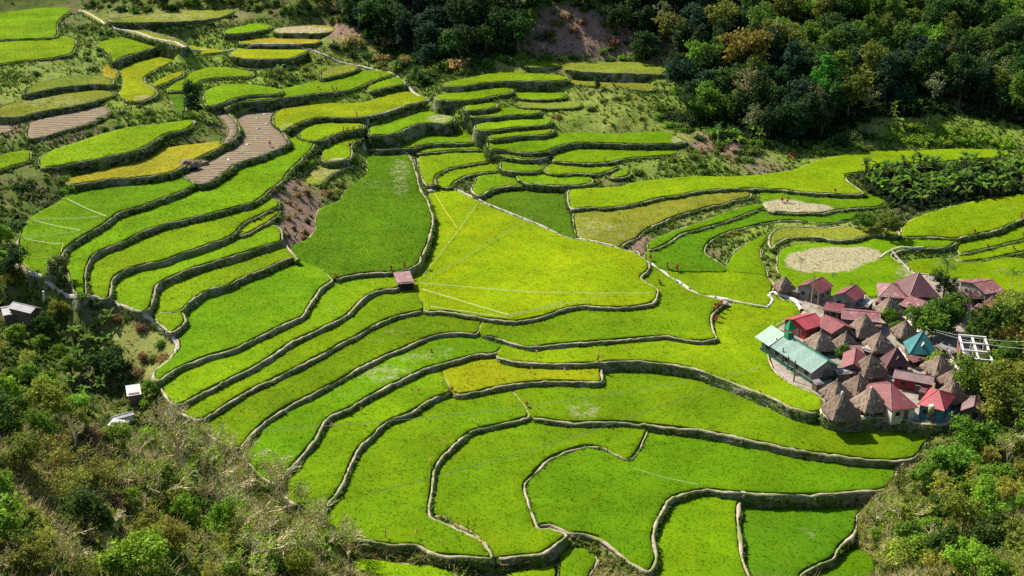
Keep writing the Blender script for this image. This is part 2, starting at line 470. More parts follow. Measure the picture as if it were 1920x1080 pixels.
T('B3','rice',0.0,'mid',[(1690,868),(1686,875),(1680,893),(1672,908),(1657,921),(1605,925),(1560,929),(1507,932),(1440,930),(1395,926),(1380,927),(1350,924),(1327,921),(1305,924),(1277,929),(1260,936),(1250,947),(1242,965),(1232,985),(1226,1007),(1229,1027),(1235,1047),(1231,1060),(1220,1078),(1200,1070),(1185,1060),(1165,1046),(1150,1032),(1135,1020),(1115,1008),(1095,1004),(1070,1003),(1045,990),(1030,984),(1012,988),(1000,985),(996,970),(988,945),(979,925),(976,910),(983,895),(1005,870),(1030,850),(1060,839),(1085,830),(1102,825),(1130,827),(1150,837),(1175,850),(1186,845),(1198,828),(1206,810),(1212,798),(1250,792),(1310,798),(1390,808),(1480,825),(1560,840),(1640,852),(1690,858)],'large paddy enclosed by a loop shaped bund, stretching right to the stone steps')
T('B4','rice',0.55,'mid',[(1217,808),(1210,827),(1197,850),(1190,860),(1177,865),(1160,857),(1140,846),(1125,840),(1102,837),(1085,842),(1060,851),(1030,863),(1010,882),(990,904),(984,912),(989,932),(997,955),(1004,975),(1007,991),(1015,995),(1032,990),(1045,996),(1070,1004),(1055,1017),(1035,1032),(1010,1045),(985,1044),(960,1050),(930,1050),(912,1030),(900,1008),(860,985),(830,972),(798,962),(798,930),(803,890),(812,868),(842,835),(872,803),(920,790),(985,774),(1010,776),(1060,783),(1120,783),(1180,786),(1212,794)],'crescent paddy wrapped around the outside of the loop shaped bund')
T('C1','rice',1.7,'mid',C_CL+[(990,770),(975,750),(960,735),(958,722),(930,718),(900,726),(860,731),(840,730),(812,740),(790,752),(760,769),(725,784),(700,802),(678,822),(658,845),(645,872),(636,900),(622,925),(602,945),(592,965),(598,982),(620,990),(640,1003),(657,1010),(680,1016),(705,1021),(735,1025),(760,1025),(780,1022),(795,1032),(810,1042),(830,1045),(870,1046),(905,1049)],'broad paddy sweeping down from the centre to the bare twiggy trees')
T('C2','rice',1.7,'mid',C_CR+[(1740,815),(1690,805),(1600,795),(1560,788),(1520,768),(1495,762),(1450,742),(1400,719),(1340,696),(1290,680),(1200,668),(1128,668),(1125,698),(1100,710),(1040,708),(990,710),(960,713),(960,735),(975,750),(990,770)],'long paddy with a pale dry spot, below the village wall')
T('N1','rice',2.9,'lime',[(847,737),(835,742),(812,750),(795,762),(780,771),(760,781),(740,787),(725,795),(712,807),(705,814),(690,827),(675,842),(665,860),(659,875),(652,895),(645,910),(635,925),(620,942),(610,960),(605,972),(575,962),(535,935),(522,912),(524,895),(545,868),(570,838),(592,812),(602,793),(613,775),(648,759),(688,735),(733,712),(778,690),(815,676),(825,693),(840,715)],'narrow curved paddy with a square yellow patch beside the pale bund')
T('N2','rice',2.95,'yellow',[(850,742),(870,742),(900,736),(930,729),(960,723),(990,720),(1020,718),(1050,717),(1080,718),(1110,719),(1132,719),(1130,700),(1124,683),(1123,672),(1070,672),(1000,672),(940,662),(910,657),(860,665),(815,677),(825,693),(840,715)],'yellowish strip paddy ending in a square corner, with straw bird scarers')
T('J','rice',4.2,'mid',[(942,652),(927,667),(900,665),(875,672),(850,680),(825,687),(800,692),(780,702),(760,712),(735,724),(712,736),(692,747),(670,760),(650,771),(627,780),(617,786),(607,800),(595,825),(580,842),(565,860),(552,875),(540,887),(532,902),(535,917),(500,905),(462,865),(450,845),(455,828),(475,797),(497,777),(540,748),(600,718),(650,691),(700,666),(750,644),(800,622),(845,612),(895,616),(935,628),(955,640)],'paddy with a long pale thinned streak, sloping down towards the bare trees')
T('K','rice',4.2,'lime',[(927,669),(942,675),(960,680),(980,682),(1010,684),(1040,685),(1070,684),(1100,684),(1125,682),(1150,679),(1180,679),(1210,680),(1240,684),(1270,687),(1295,691),(1320,699),(1345,709),(1370,717),(1390,726),(1410,735),(1440,745),(1455,752),(1472,762),(1495,770),(1520,777),(1535,774),(1545,760),(1530,740),(1480,725),(1450,700),(1440,680),(1445,650),(1450,630),(1460,615),(1490,600),(1505,585),(1495,568),(1460,560),(1442,552),(1440,580),(1400,575),(1366,570),(1352,574),(1328,588),(1326,610),(1333,628),(1320,630),(1290,628),(1245,620),(1180,624),(1100,631),(1020,637),(975,638),(955,634),(940,645),(940,655)],'long yellow green paddy curving round the left side of the village')
T('I1','rice',5.3,'mid',C_L4L+[(440,842),(400,824),(385,805),(375,790),(385,778),(420,755),(450,735),(480,717),(535,691),(585,664),(640,634),(690,608),(740,583),(800,571),(850,576),(905,586),(904,605)],'long green strip terrace fourth down from the tin roofed field hut')
T('I2','rice',5.3,'mid',C_L4R+[(1340,560),(1310,553),(1285,540),(1262,525),(1245,512),(1235,505),(1222,498),(1203,510),(1192,522),(1222,536),(1226,555),(1212,562),(1160,567),(1100,562),(1055,567),(1010,584),(960,591),(920,589),(905,586),(904,605)],'even green paddy just below the brightest field, with red plants on its right rim')
T('G','rice',6.4,'bright',C_L3R+[(1201,525),(1206,516),(1217,510),(1221,494),(1210,487),(1195,475),(1175,470),(1150,464),(1120,457),(1090,452),(1060,445),(1025,430),(992,417),(960,404),(940,397),(905,382),(880,370),(850,357),(830,353),(812,350),(798,370),(805,400),(805,430),(797,458),(787,482),(770,498),(757,506),(752,530),(775,543),(788,562)],'brightest yellow green paddy in the centre, triangular, crossed by bird strings')
T('H','rice',6.4,'lime',[(797,584),(770,589),(740,596),(712,607),(687,622),(662,636),(640,646),(615,662),(585,676),(562,690),(535,702),(507,716),(480,728),(450,745),(420,765),(390,784),(383,789),(362,788),(335,775),(326,764),(360,737),(420,706),(480,676),(530,644),(590,611),(640,586),(665,566),(690,541),(715,531),(740,529),(775,540),(786,562)],'long strip terrace third down the slope, starting below the tin roofed field hut')
T('F','rice',7.6,'lime',[(740,545),(735,544),(715,545),(695,552),(680,565),(667,577),(655,590),(640,600),(615,612),(587,626),(555,640),(525,659),(500,677),(480,689),(450,704),(420,720),(390,734),(360,750),(330,767),(312,752),(298,725),(291,713),(310,698),(360,668),(420,648),(480,623),(540,593),(564,581),(571,561),(586,541),(608,523),(655,506),(715,499),(748,500),(768,512),(765,535)],'long strip terrace second down the slope, ending at the tin roofed field hut')
T('E1','rice',8.9,'mid',[(627,527),(605,540),(600,547),(590,562),(580,577),(572,594),(542,607),(510,622),(480,638),(450,652),(422,662),(390,670),(360,682),(335,692),(310,710),(295,719),(285,712),(285,700),(300,686),(325,668),(335,652),(332,640),(322,628),(335,612),(350,597),(340,575),(360,552),(400,530),(450,511),(500,490),(545,472),(560,480),(570,492),(590,500),(605,507),(615,517)],'wide plain green terrace above the long strips, left of the field hut')
T('E2','rice',8.9,'deep',[(627,527),(655,519),(685,514),(717,512),(740,512),(760,509),(780,502),(790,492),(795,477),(802,462),(807,445),(812,425),(814,410),(807,390),(804,375),(797,368),(790,358),(786,345),(784,332),(780,322),(775,302),(767,292),(742,284),(700,284),(685,290),(690,325),(676,338),(660,348),(643,362),(640,375),(618,384),(597,393),(590,410),(592,430),(585,442),(568,455),(538,465),(552,478),(566,492),(590,500),(605,507),(615,517)],'big dark green paddy with sparse dry patches at its top, left of the brightest field')
T('M','rice',4.45,'lime',[(1364,566),(1340,560),(1310,553),(1285,540),(1262,525),(1245,512),(1238,506),(1270,508),(1340,508),(1420,513),(1440,520),(1455,535),(1445,552),(1444,565),(1440,580),(1400,575)],'smooth yellow green paddy beside the white footpath, left of the northernmost thatched hut')
T('R1','rice',4.7,'deep',[(1222,499),(1240,508),(1270,512),(1340,512),(1366,512),(1360,500),(1340,487),(1322,477),(1322,465),(1335,450),(1370,435),(1410,425),(1440,418),(1460,415),(1490,414),(1515,416),(1540,421),(1560,420),(1580,416),(1612,410),(1604,396),(1560,399),(1510,404),(1460,400),(1432,390),(1385,400),(1335,415),(1285,427),(1258,442),(1240,452),(1224,460),(1210,472),(1208,488)],'dark green curved paddy narrowing to a strip under the muddy plot with red plants')
T('R0','rice',4.6,'lime',[(1365,512),(1360,495),(1366,481),(1390,461),(1422,446),(1440,444),(1432,458),(1426,470),(1428,490),(1440,510),(1442,522),(1420,515)],'small lime paddy held between two scrubby banks above the yellow one')
T('R2','rice',5.5,'mid',[(1436,391),(1410,399),(1385,409),(1360,417),(1335,425),(1310,432),(1285,437),(1270,445),(1260,454),(1245,462),(1230,468),(1217,470),(1210,463),(1215,455),(1235,444),(1272,430),(1310,418),(1335,408),(1360,398),(1385,390),(1410,385),(1434,384)],'thin green strip above a low stone wall, leading to the junction of footpaths')
T('R3','rice',5.9,'olive',[(1172,457),(1196,449),(1210,433),(1235,421),(1270,406),(1310,395),(1335,388),(1360,385),(1372,378),(1405,373),(1412,366),(1400,358),(1350,358),(1290,361),(1245,370),(1200,380),(1150,391),(1110,393),(1072,396),(1074,420),(1080,446),(1120,461),(1160,470)],'pale patchy terrace right of the dark wedge, below a stone lined strip')
T('R3b','rice',5.7,'mid',[(1425,380),(1440,398),(1465,400),(1495,402),(1515,400),(1540,402),(1560,397),(1580,394),(1602,392),(1650,390),(1665,380),(1640,368),(1600,358),(1530,358),(1470,351),(1420,358)],'strip with a bare brown muddy plot and red plants casting shadows')
T('R4','rice',5.6,'dark',[(1068,400),(1072,425),(1078,440),(1085,455),(1050,450),(1000,430),(960,414),(935,407),(905,394),(905,385),(918,371),(930,358),(960,347),(1010,347),(1055,357),(1063,375)],'dull dark green wedge shaped paddy right of the brightest field')
T('R5','rice',7.0,'lime',[(1067,395),(1095,392),(1110,390),(1130,392),(1150,390),(1180,387),(1200,382),(1225,376),(1245,371),(1265,370),(1290,364),(1320,359),(1350,356),(1385,355),(1440,356),(1470,357),(1500,361),(1530,364),(1560,365),(1590,366),(1625,365),(1612,356),(1597,346),(1587,337),(1587,327),(1600,326),(1625,324),(1650,321),(1665,315),(1680,306),(1725,307),(1750,307),(1790,302),(1850,300),(1902,291),(1895,284),(1790,279),(1715,285),(1640,284),(1595,290),(1530,300),(1490,320),(1440,328),(1370,333),(1310,332),(1260,335),(1210,340),(1175,347),(1166,352),(1110,354),(1062,356),(1063,375)],'very long green paddy running right to the banana plants')
T('S6','rice',8.0,'lime',[(970,337),(980,344),(1000,347),(1025,349),(1055,350),(1085,349),(1105,346),(1112,344),(1112,336),(1090,326),(1050,328),(1000,323),(968,328)],'lowest of the small lens shaped paddies, above the dark wedge')
T('S5','rice',9.0,'lime',[(1020,324),(1035,327),(1055,330),(1080,326),(1105,328),(1125,327),(1140,324),(1158,317),(1160,308),(1130,308),(1090,306),(1040,306),(1022,314)],'small strip paddy below the one with the bamboo marker, second lens up')
T('S3','rice',9.2,'lime',[(938,319),(960,323),(985,325),(1017,323),(1019,314),(990,306),(960,303),(936,304)],'tiny strip paddy under a high stone wall, left of the lens shaped ones')
T('S7','rice',8.4,'lime',[(1142,336),(1165,335),(1183,330),(1186,322),(1178,319),(1150,325)],'tiny round ended paddy beside a red plant on the scrubby bank')
T('S4','rice',10.0,'lime',[(1035,302),(1055,305),(1080,307),(1110,308),(1130,307),(1145,305),(1165,301),(1190,297),(1220,296),(1240,294),(1270,291),(1274,281),(1200,278),(1110,278),(1060,279),(1042,288)],'long lens shaped paddy directly under the wall of the curved top strip')
T('S2','rice',10.6,'lime',[(922,289),(942,294),(960,298),(985,301),(1010,300),(1027,296),(1035,291),(1036,281),(1000,282),(960,279),(922,278)],'short strip paddy above a high stone faced wall')
T('U1','rice',11.8,'lime',[(915,280),(930,282),(950,283),(970,287),(990,289),(1010,288),(1030,284),(1045,277),(1060,272),(1080,269),(1120,269),(1160,271),(1200,272),(1250,271),(1287,270),(1284,265),(1262,254),(1240,247),(1200,251),(1150,253),(1085,249),(1055,253),(1000,257),(940,259),(912,266)],'curved strip paddy below the slashed grassy slope, edged by a dark wall')
T('T4','rice',7.2,'lime',[(898,372),(920,358),(940,352),(960,350),(985,350),(985,344),(965,334),(945,327),(893,330),(888,345),(880,358)],'small fan shaped paddy above the dark wedge, under a stone bank')
T('T3','rice',7.6,'lime',[(847,353),(850,345),(865,335),(880,330),(900,326),(920,324),(942,322),(935,308),(915,304),(870,308),(828,318),(815,333),(820,348),(835,354)],'curved ribbon paddy ending beside the tip of the brightest field')
T('T2','rice',8.4,'lime',[(915,305),(905,306),(870,312),(845,317),(827,325),(817,332),(817,342),(822,348),(800,350),(794,340),(788,325),(782,303),(786,293),(812,287),(855,283),(908,284),(920,296)],'hook shaped paddy right of the stone lined footpath')
T('T1','rice',9.3,'lime',[(780,291),(805,287),(835,285),(860,282),(885,283),(907,283),(905,268),(895,261),(850,262),(800,266),(780,276)],'short strip above the hook shaped paddy')
T('T0','rice',10.5,'mid',[(700,284),(742,281),(757,280),(775,280),(792,274),(812,271),(840,270),(870,270),(897,268),(888,253),(865,246),(830,250),(800,254),(775,262),(750,264),(720,268),(696,272)],'strip paddy at the foot of the stone stairs')
T('R10','rice',5.4,'lime',[(1920,412),(1902,419),(1880,430),(1860,436),(1830,441),(1805,446),(1795,449),(1752,446),(1715,446),(1688,446),(1690,425),(1720,405),(1765,392),(1840,375),(1920,366),(1960,362),(1960,395)],'wide green paddy below the banana grove at the right edge')
T('R11','rice',3.8,'lime',[(1795,478),(1815,476),(1840,470),(1865,465),(1890,457),(1920,451),(1960,440),(1960,395),(1920,412),(1880,430),(1830,442),(1798,455)],'narrow paddy under the wall of the wide one, at the right edge')
T('R12','rice',3.2,'lime',[(1806,493),(1845,489),(1880,482),(1890,479),(1920,474),(1960,468),(1960,440),(1920,449),(1880,457),(1830,470),(1790,476),(1790,488)],'lower narrow paddy of two at the right edge')
T('R13','rice',2.8,'lime',[(1700,508),(1712,512),(1735,530),(1760,560),(1830,575),(1960,575),(1960,490),(1900,484),(1850,486),(1790,486),(1740,485),(1700,490)],'green paddy behind the coconut palm at the back of the village')
T('R9','rice',4.6,'mid',[(1460,466),(1455,500),(1462,520),(1485,545),(1540,560),(1700,560),(1740,540),(1718,520),(1700,505),(1685,492),(1668,480),(1685,472),(1720,466),(1760,468),(1786,464),(1797,452),(1790,443),(1740,440),(1680,442),(1600,455),(1520,458)],'paddy with a big pale dried out patch behind the thatched hut and palms')
T('Q1','scrub',5.8,'olive',[(1446,474),(1455,460),(1472,449),(1502,445),(1545,447),(1565,453),(1595,452),(1615,447),(1635,441),(1655,442),(1685,446),(1690,436),(1660,428),(1600,425),(1540,428),(1480,424),(1450,430),(1438,450)],'rough grassy step with a dark wall above the dried out patch')
T('V6','rice',10.2,'lime',[(318,625),(325,625),(340,615),(350,605),(349,595),(342,584),(330,572),(300,575),(286,585),(290,602),(305,614)],'small rounded bright green plot at the tip of a grassy terrace')
T('V5','scrub',10.5,'lime',[(563,492),(555,482),(537,488),(510,500),(480,513),(450,523),(430,536),(410,540),(390,545),(370,557),(352,572),(342,585),(300,590),(285,580),(295,545),(330,520),(400,492),(470,468),(520,450),(540,462)],'rough grassy fallow terrace with a curved dark stone wall')
T('V4','rice',11.8,'lime',[(532,453),(525,455),(502,461),(480,468),(455,477),(425,486),(395,495),(365,504),(345,512),(320,522),(300,532),(292,541),(290,560),(285,575),(278,585),(262,588),(235,578),(215,568),(208,555),(212,525),(232,510),(275,490),(330,478),(400,455),(450,436),(500,422),(528,425)],'green terrace with a rounded left end, above the rough grassy one')
T('V3b','rice',12.5,'yellow',[(530,399),(515,411),(500,421),(480,432),(465,440),(447,446),(440,438),(455,422),(480,407),(520,390)],'small yellow green wedge tucked against the brown scrubby gully')
T('V3','rice',13.2,'lime',[(526,388),(510,395),(495,402),(480,410),(465,415),(450,427),(445,438),(425,449),(395,460),(365,470),(338,478),(310,490),(280,496),(260,500),(240,506),(220,516),(212,525),(211,540),(208,555),(203,563),(185,562),(172,548),(160,520),(162,495),(175,475),(210,455),(260,435),(340,408),(430,385),(490,371),(525,375)],'terrace with a bright spot, third down from the stringed field on the left')
T('V2','rice',14.6,'lime',[(590,275),(580,287),(566,300),(555,311),(543,322),(533,338),(520,350),(505,358),(495,370),(480,380),(455,387),(425,395),(390,404),(360,410),(335,417),(310,422),(280,432),(255,442),(235,455),(212,462),(190,472),(175,480),(167,495),(162,515),(162,540),(165,553),(145,556),(135,545),(128,510),(118,480),(125,462),(150,440),(190,412),(215,398),(270,380),(340,352),(400,325),(470,290),(530,262),(560,256),(592,258)],'long terrace sweeping from the ploughed field down to the left trees')
T('V1','rice',16.0,'mid',[(375,345),(355,355),(325,367),(295,377),(265,389),(240,395),(220,402),(212,410),(197,420),(185,430),(165,440),(147,450),(132,461),(122,471),(118,482),(108,515),(85,522),(62,512),(28,492),(30,465),(38,430),(60,405),(110,382),(128,362),(200,345),(290,330),(345,322),(378,330)],'left terrace criss-crossed with rows of white and yellow bird strings')
T('W1','till',16.4,'mid',[(537,255),(546,268),(530,277),(505,287),(480,297),(455,303),(440,310),(432,318),(415,331),(395,342),(375,348),(345,335),(345,325),(400,302),(440,275),(447,255),(435,230),(438,218),(470,210),(500,205),(535,200),(520,212),(510,222),(508,234),(520,243)],'bare brown ploughed terrace with scattered grey heaps')
T('W2','till',18.2,'mid',[(400,205),(408,218),(425,232),(428,250),(412,268),(425,272),(445,258),(452,240),(440,222),(425,212),(425,202)],'narrow bare earth track winding down to the ploughed terrace')
T('V0','rice',17.8,'gold',[(122,350),(150,347),(180,342),(210,337),(240,336),(270,334),(300,330),(325,324),(345,314),(355,307),(375,297),(400,285),(425,273),(418,265),(380,270),(320,278),(290,284),(200,320),(125,336)],'golden yellow strip under the tall dark wall on the left')
T('W3','rice',20.6,'lime',[(72,317),(105,314),(140,307),(170,302),(190,299),(210,292),(240,289),(265,280),(285,270),(305,255),(325,249),(350,245),(360,237),(368,230),(360,225),(325,230),(287,235),(240,240),(200,250),(150,266),(70,292)],'bright green terrace above the tall dark wall, left of the lone tree')
T('W4','rice',20.4,'lime',[(-40,335),(0,322),(25,312),(57,305),(61,296),(58,282),(30,286),(0,292),(-40,300)],'small bright corner paddy at the left edge with a bent bund')
T('X2','till',22.5,'mid',[(47,263),(85,257),(125,245),(160,235),(180,228),(207,217),(208,206),(190,198),(150,196),(105,215),(55,228),(48,242)],'ploughed brown field with pale furrows on the left hillside')
T('X3','till',22.0,'mid',[(-30,258),(0,250),(20,247),(30,236),(38,222),(30,215),(0,213),(-30,213)],'small ploughed brown field at the far left edge')
T('X4','scrub',24.0,'olive',[(37,221),(70,212),(105,206),(125,202),(150,198),(172,192),(200,185),(222,178),(205,168),(150,168),(90,176),(40,188),(0,200),(-20,215),(0,220)],'dry pale grass terrace above the ploughed field')
T('X5','scrub',24.2,'gold',[(165,155),(195,150),(217,155),(225,140),(212,125),(200,120),(188,130),(192,140),(180,148)],'small patch of tan dried grass beside the dark hedge')
T('P1','rice',28.4,'lime',[(-40,78),(0,76),(60,74),(107,72),(110,60),(107,47),(115,35),(130,25),(137,16),(95,14),(30,22),(-40,30)],'bright green paddy in the top left corner')
T('P2','rice',27.7,'lime',[(145,84),(140,95),(137,103),(110,108),(85,112),(60,114),(30,117),(0,122),(-40,125),(-40,72),(0,71),(60,69),(107,68),(140,72)],'lower of two bright green paddies in the top left corner')
T('P3','rice',26.4,'lime',[(344,79),(310,85),(280,94),(250,102),(225,112),(215,117),(207,112),(205,100),(190,92),(176,86),(200,76),(240,68),(275,67),(320,70)],'bright paddy with a tall grey wall below the railed footpath')
T('P4','rice',23.6,'yellow',[(420,100),(375,103),(335,113),(310,123),(295,132),(277,142),(270,150),(275,157),(287,165),(297,175),(292,182),(275,189),(262,193),(235,191),(222,180),(228,165),(231,150),(221,130),(225,115),(250,104),(300,92),(343,84),(400,94),(423,95)],'long yellowing terrace curving down between grassy banks on the upper left')
T('P5','rice',22.6,'yellow',[(283,161),(292,165),(305,160),(325,152),(347,142),(345,134),(330,138),(300,148)],'tiny yellow green plot between two hedged walls')
T('P6','rice',21.8,'lime',[(310,171),(322,173),(345,172),(358,164),(372,158),(375,153),(385,150),(410,147),(445,145),(475,146),(478,138),(460,132),(410,126),(365,133),(345,149),(318,163)],'bright plot directly above the lone dark tree')
T('P7','rice',20.9,'deep',[(350,213),(332,213),(322,195),(311,173),(330,174),(347,179),(351,195)],'narrow green strip left of the lone dark tree')
T('P8','rice',20.6,'lime',[(382,197),(397,201),(420,195),(440,186),(460,181),(480,180),(505,179),(532,177),(528,168),(480,160),(430,158),(395,166),(380,178)],'bright terrace right of the lone dark tree')
T('P9','rice',19.6,'lime',[(422,207),(435,197),(450,192),(480,190),(505,189),(533,185),(562,181),(592,177),(620,175),(650,172),(675,165),(690,157),(710,149),(734,144),(738,138),(700,132),(650,140),(600,150),(535,168),(520,170),(480,173),(440,182),(420,196)],'bright strip with slender red plants along its rim, above a hedge dark wall')
T('P11','rice',18.8,'lime',[(690,171),(705,172),(720,166),(745,161),(764,160),(757,151),(745,144),(715,150),(690,162)],'short bright plot against the stone stairway')
T('P12','rice',16.8,'yellow',[(525,243),(537,246),(547,240),(562,232),(585,224),(610,221),(640,222),(670,222),(695,219),(720,214),(750,204),(775,196),(805,191),(797,182),(770,170),(715,180),(700,190),(660,195),(600,195),(535,200),(512,215),(510,232)],'yellow terrace edged by a white footpath, right of the ploughed one')
T('P13','rice',15.2,'lime',[(560,260),(575,264),(600,267),(620,257),(640,250),(670,245),(683,244),(684,232),(640,226),(600,230),(572,242),(560,252)],'bright plot left of the stone stairs with red plants on its rim')
T('P15','rice',13.0,'lime',[(607,272),(605,285),(600,300),(612,306),(640,305),(660,298),(662,285),(658,272),(680,262),(688,250),(650,254),(615,264)],'small green plot with a tan lower edge above the scrubby steps')
T('P16','rice',14.2,'lime',[(690,254),(705,255),(730,254),(750,250),(765,241),(785,234),(805,232),(840,234),(857,226),(845,215),(810,208),(780,214),(730,230),(690,240)],'bright strip with a tan corner, right of the stone stairs')
T('Z1','rice',22.4,'lime',[(976,124),(1005,128),(1030,127),(1049,125),(1049,119),(1020,117),(980,117)],'tiny bright plot at the foot of the forest')
T('Z2','rice',20.4,'lime',[(827,163),(855,164),(885,161),(915,156),(960,153),(1010,154),(1068,153),(1066,146),(1040,141),(960,137),(940,135),(880,147),(830,156)],'bright strip below the grassy ledge at the foot of the forest')
T('Z3','rice',18.6,'lime',[(815,187),(842,190),(880,190),(905,186),(930,181),(962,176),(962,166),(905,167),(860,174),(815,180)],'narrow bright strip beside the top of the white footpath')
T('Z4','rice',15.8,'lime',[(880,220),(905,222),(935,220),(960,217),(1020,215),(1018,204),(960,203),(920,207),(885,212)],'thin bright strip above a straight dark wall, right of centre top')
T('Z5','rice',14.4,'lime',[(888,243),(917,247),(960,241),(997,238),(1037,234),(1034,224),(960,227),(890,233)],'second thin bright strip under the straight dark wall')
T('Z6','rice',13.2,'lime',[(915,262),(930,263),(960,259),(985,255),(1015,256),(1039,250),(1038,240),(960,243),(918,252)],'third thin bright strip, just above the curved one')
T('AA1','scrub',31,'olive',[(198,41),(250,43),(300,42),(350,41),(390,38),(420,32),(442,23),(437,19),(400,17),(330,22),(260,30),(210,35)],'high pale grassy terrace with a long hedge dark wall at the top')
T('AA2','rice',28.8,'lime',[(418,63),(435,65),(455,64),(480,60),(511,55),(509,47),(480,45),(450,50),(420,58)],'small vivid green plot at the foot of the brush near the top')
T('AA3','scrub',28.4,'gold',[(515,63),(560,63),(600,64),(632,58),(622,47),(560,48),(511,54)],'dry tan ledge right of the small vivid plot')
T('AA4','rice',24.8,'yellow',[(425,104),(450,110),(480,112),(520,112),(550,111),(567,103),(582,95),(577,89),(505,84),(480,85),(440,94)],'pale yellow oval terrace below the railed footpath')
T('AA6','scrub',20.9,'olive',[(600,149),(612,148),(650,138),(676,130),(666,121),(640,122),(600,136)],'small grassy ledge left of the white stairway')
T('X1','scrub',11.4,'olive',[(605,347),(612,336),(635,322),(665,312),(660,303),(625,306),(600,308),(575,325),(568,340),(585,348)],'rough brown step in the scrubby bank above the dark green paddy')

T('Y1','scrub',25.6,'olive',[(38,180),(70,173),(100,167),(140,161),(180,158),(216,161),(212,146),(170,140),(110,146),(60,158)],'uneven hedged ledge below the top left paddies')
T('Y2','scrub',26.6,'gold',[(446,82),(480,84),(520,83),(570,84),(602,81),(600,70),(545,70),(500,72),(450,75)],'thin brown ledge between the small vivid plot and the pale oval terrace')
T('Y4','scrub',21.6,'olive',[(1049,129),(1080,134),(1120,137),(1160,138),(1205,139),(1260,141),(1292,138),(1290,124),(1200,117),(1120,116),(1052,118)],'long grassy ledge at the foot of the burnt slope')
T('Y5','scrub',18.8,'olive',[(1068,158),(1100,161),(1140,164),(1185,168),(1230,173),(1232,158),(1160,150),(1070,148)],'dry grassy ledge right of the bright strip at the forest foot')
T('Y6','scrub',17.3,'lime',[(964,184),(990,187),(1020,188),(1062,186),(1064,173),(1000,171),(966,171)],'small green ledge below the second strip from the forest')
T('Y7','scrub',16.5,'olive',[(966,201),(1000,204),(1045,205),(1092,202),(1092,190),(1030,190),(970,190)],'rough ledge with tussocks above the straight dark wall')
T('Y8','rice',17.2,'lime',[(868,207),(890,209),(912,206),(935,202),(932,193),(900,194),(870,198)],'little lime plot just right of the end of the white footpath')
T('Y9','scrub',22.0,'olive',[(440,128),(475,131),(520,132),(560,128),(590,121),(585,112),(540,116),(490,118),(445,117)],'shaded ledge under the pale oval terrace')
T('LED','scrub',28.6,'olive',[(150,24),(195,48),(240,61),(285,75),(330,85),(347,92),(352,84),(330,72),(290,62),(240,50),(200,37),(160,15)],'narrow grassy ledge carrying the railed footpath')
T('VIL','yard',4.6,'mid',[(1448,612),(1440,640),(1437,656),(1441,680),(1453,700),(1482,722),(1530,741),(1547,761),(1537,776),(1560,783),(1590,788),(1620,788),(1660,784),(1700,789),(1740,800),(1775,800),(1800,772),(1832,762),(1852,722),(1862,692),(1842,640),(1832,602),(1882,582),(1886,545),(1790,523),(1720,510),(1640,526),(1560,526),(1490,531),(1452,545),(1462,562),(1490,570),(1503,584),(1475,600)],'trodden earth and stone platform on which the village stands')
# thin, dried or bare places in a crop: key -> (px, py, rx, ry, amount)
DRY = {'E2': [(750,320,22,26,.55),(752,350,20,24,.5),(705,345,36,10,.42),(690,375,50,14,.28),(665,503,14,5,.35)],
       'J': [(720,700,60,20,.55),(790,668,65,14,.48),(640,735,34,14,.36),(835,655,32,8,.45)],
       'C2': [(1095,770,36,20,.55),(1180,690,20,12,.25)], 'R3': [(1110,428,48,24,.5),(1160,435,46,20,.42)],
       'R3b': [(1470,388,45,14,1.6),(1520,391,38,9,1.6),(1550,394,20,5,1.0)],
       'R9': [(1555,487,62,23,1.9),(1515,490,42,20,1.5),(1610,478,40,15,1.8),(1700,510,24,10,.7)],
       'F': [(625,578,16,12,.4)], 'I1': [(740,622,20,8,.45),(705,640,18,8,.4),(815,612,20,6,.35)],
       'E1': [(370,640,12,6,.4)], 'B3': [(1185,1020,24,14,.35),(1200,945,14,7,.3),(1178,820,14,14,.3)],
       'B0': [(1520,1000,30,16,.38),(1500,1020,14,5,.4)], 'W3': [], 'V1': [], 'P12': [(540,235,14,6,.6)],
       'P16': [(825,222,26,9,.8)], 'P15': [(640,300,24,5,1.0)], 'U1': [(1272,262,16,9,.8)], 'AA4': [(470,104,40,6,.3)],
       'N2': [(880,715,14,6,.25)], 'P4': [(270,185,24,8,.7),(290,130,20,10,.3)], 'M': [], 'V2': [(520,300,40,20,.25)],
       'R10': [(1890,395,30,12,.3)], 'R13': [(1880,510,25,8,.4)], 'X4': [(100,190,80,14,.5)], 'AA1': [(330,30,80,10,.5)],
       'Q1': [(1560,440,70,8,.3)], 'V5': [(460,505,40,10,.3)], 'X1': [(620,325,44,16,.6)], 'A1': [], 'AA3': [(565,56,60,8,1.0)]}

# hillside control points outside the terraces: pixel x, pixel y, distance along the view axis
HILL_D = [(0,1080,95),(150,1080,100),(300,1080,106),(450,1080,116),(640,1080,142),(0,960,104),(0,850,116),(0,760,124),(120,840,122),
          (250,880,128),(330,940,130),(400,900,142),(500,960,146),(560,1020,148),(610,1040,158),(100,960,112),(200,1000,112)]
HILL_F = [
          (870,130,366),(900,60,378),(1000,90,372),(1100,110,362),(1100,30,383),(1100,240,337),(1150,150,352),(1300,250,338),(1300,150,360),(1300,60,380),
          (1300,0,391),(1500,300,330),(1500,210,347),(1500,120,366),(1500,0,391),(1640,262,335),(1700,200,347),(1700,100,369),(1700,0,388),
          (1900,280,328),(1900,200,344),(1900,100,365),(1900,0,386),(700,0,394),(640,30,391),(560,10,404),(800,60,388),(400,4,404),(300,8,405),(200,8,412),(0,5,432),(760,110,372),
          ]
HILL_D += [(1700,905,176),(1800,1000,161),(1900,1060,141),(1900,900,176),(1650,1060,166),(1760,850,187),(1800,880,180),(1740,980,164)]
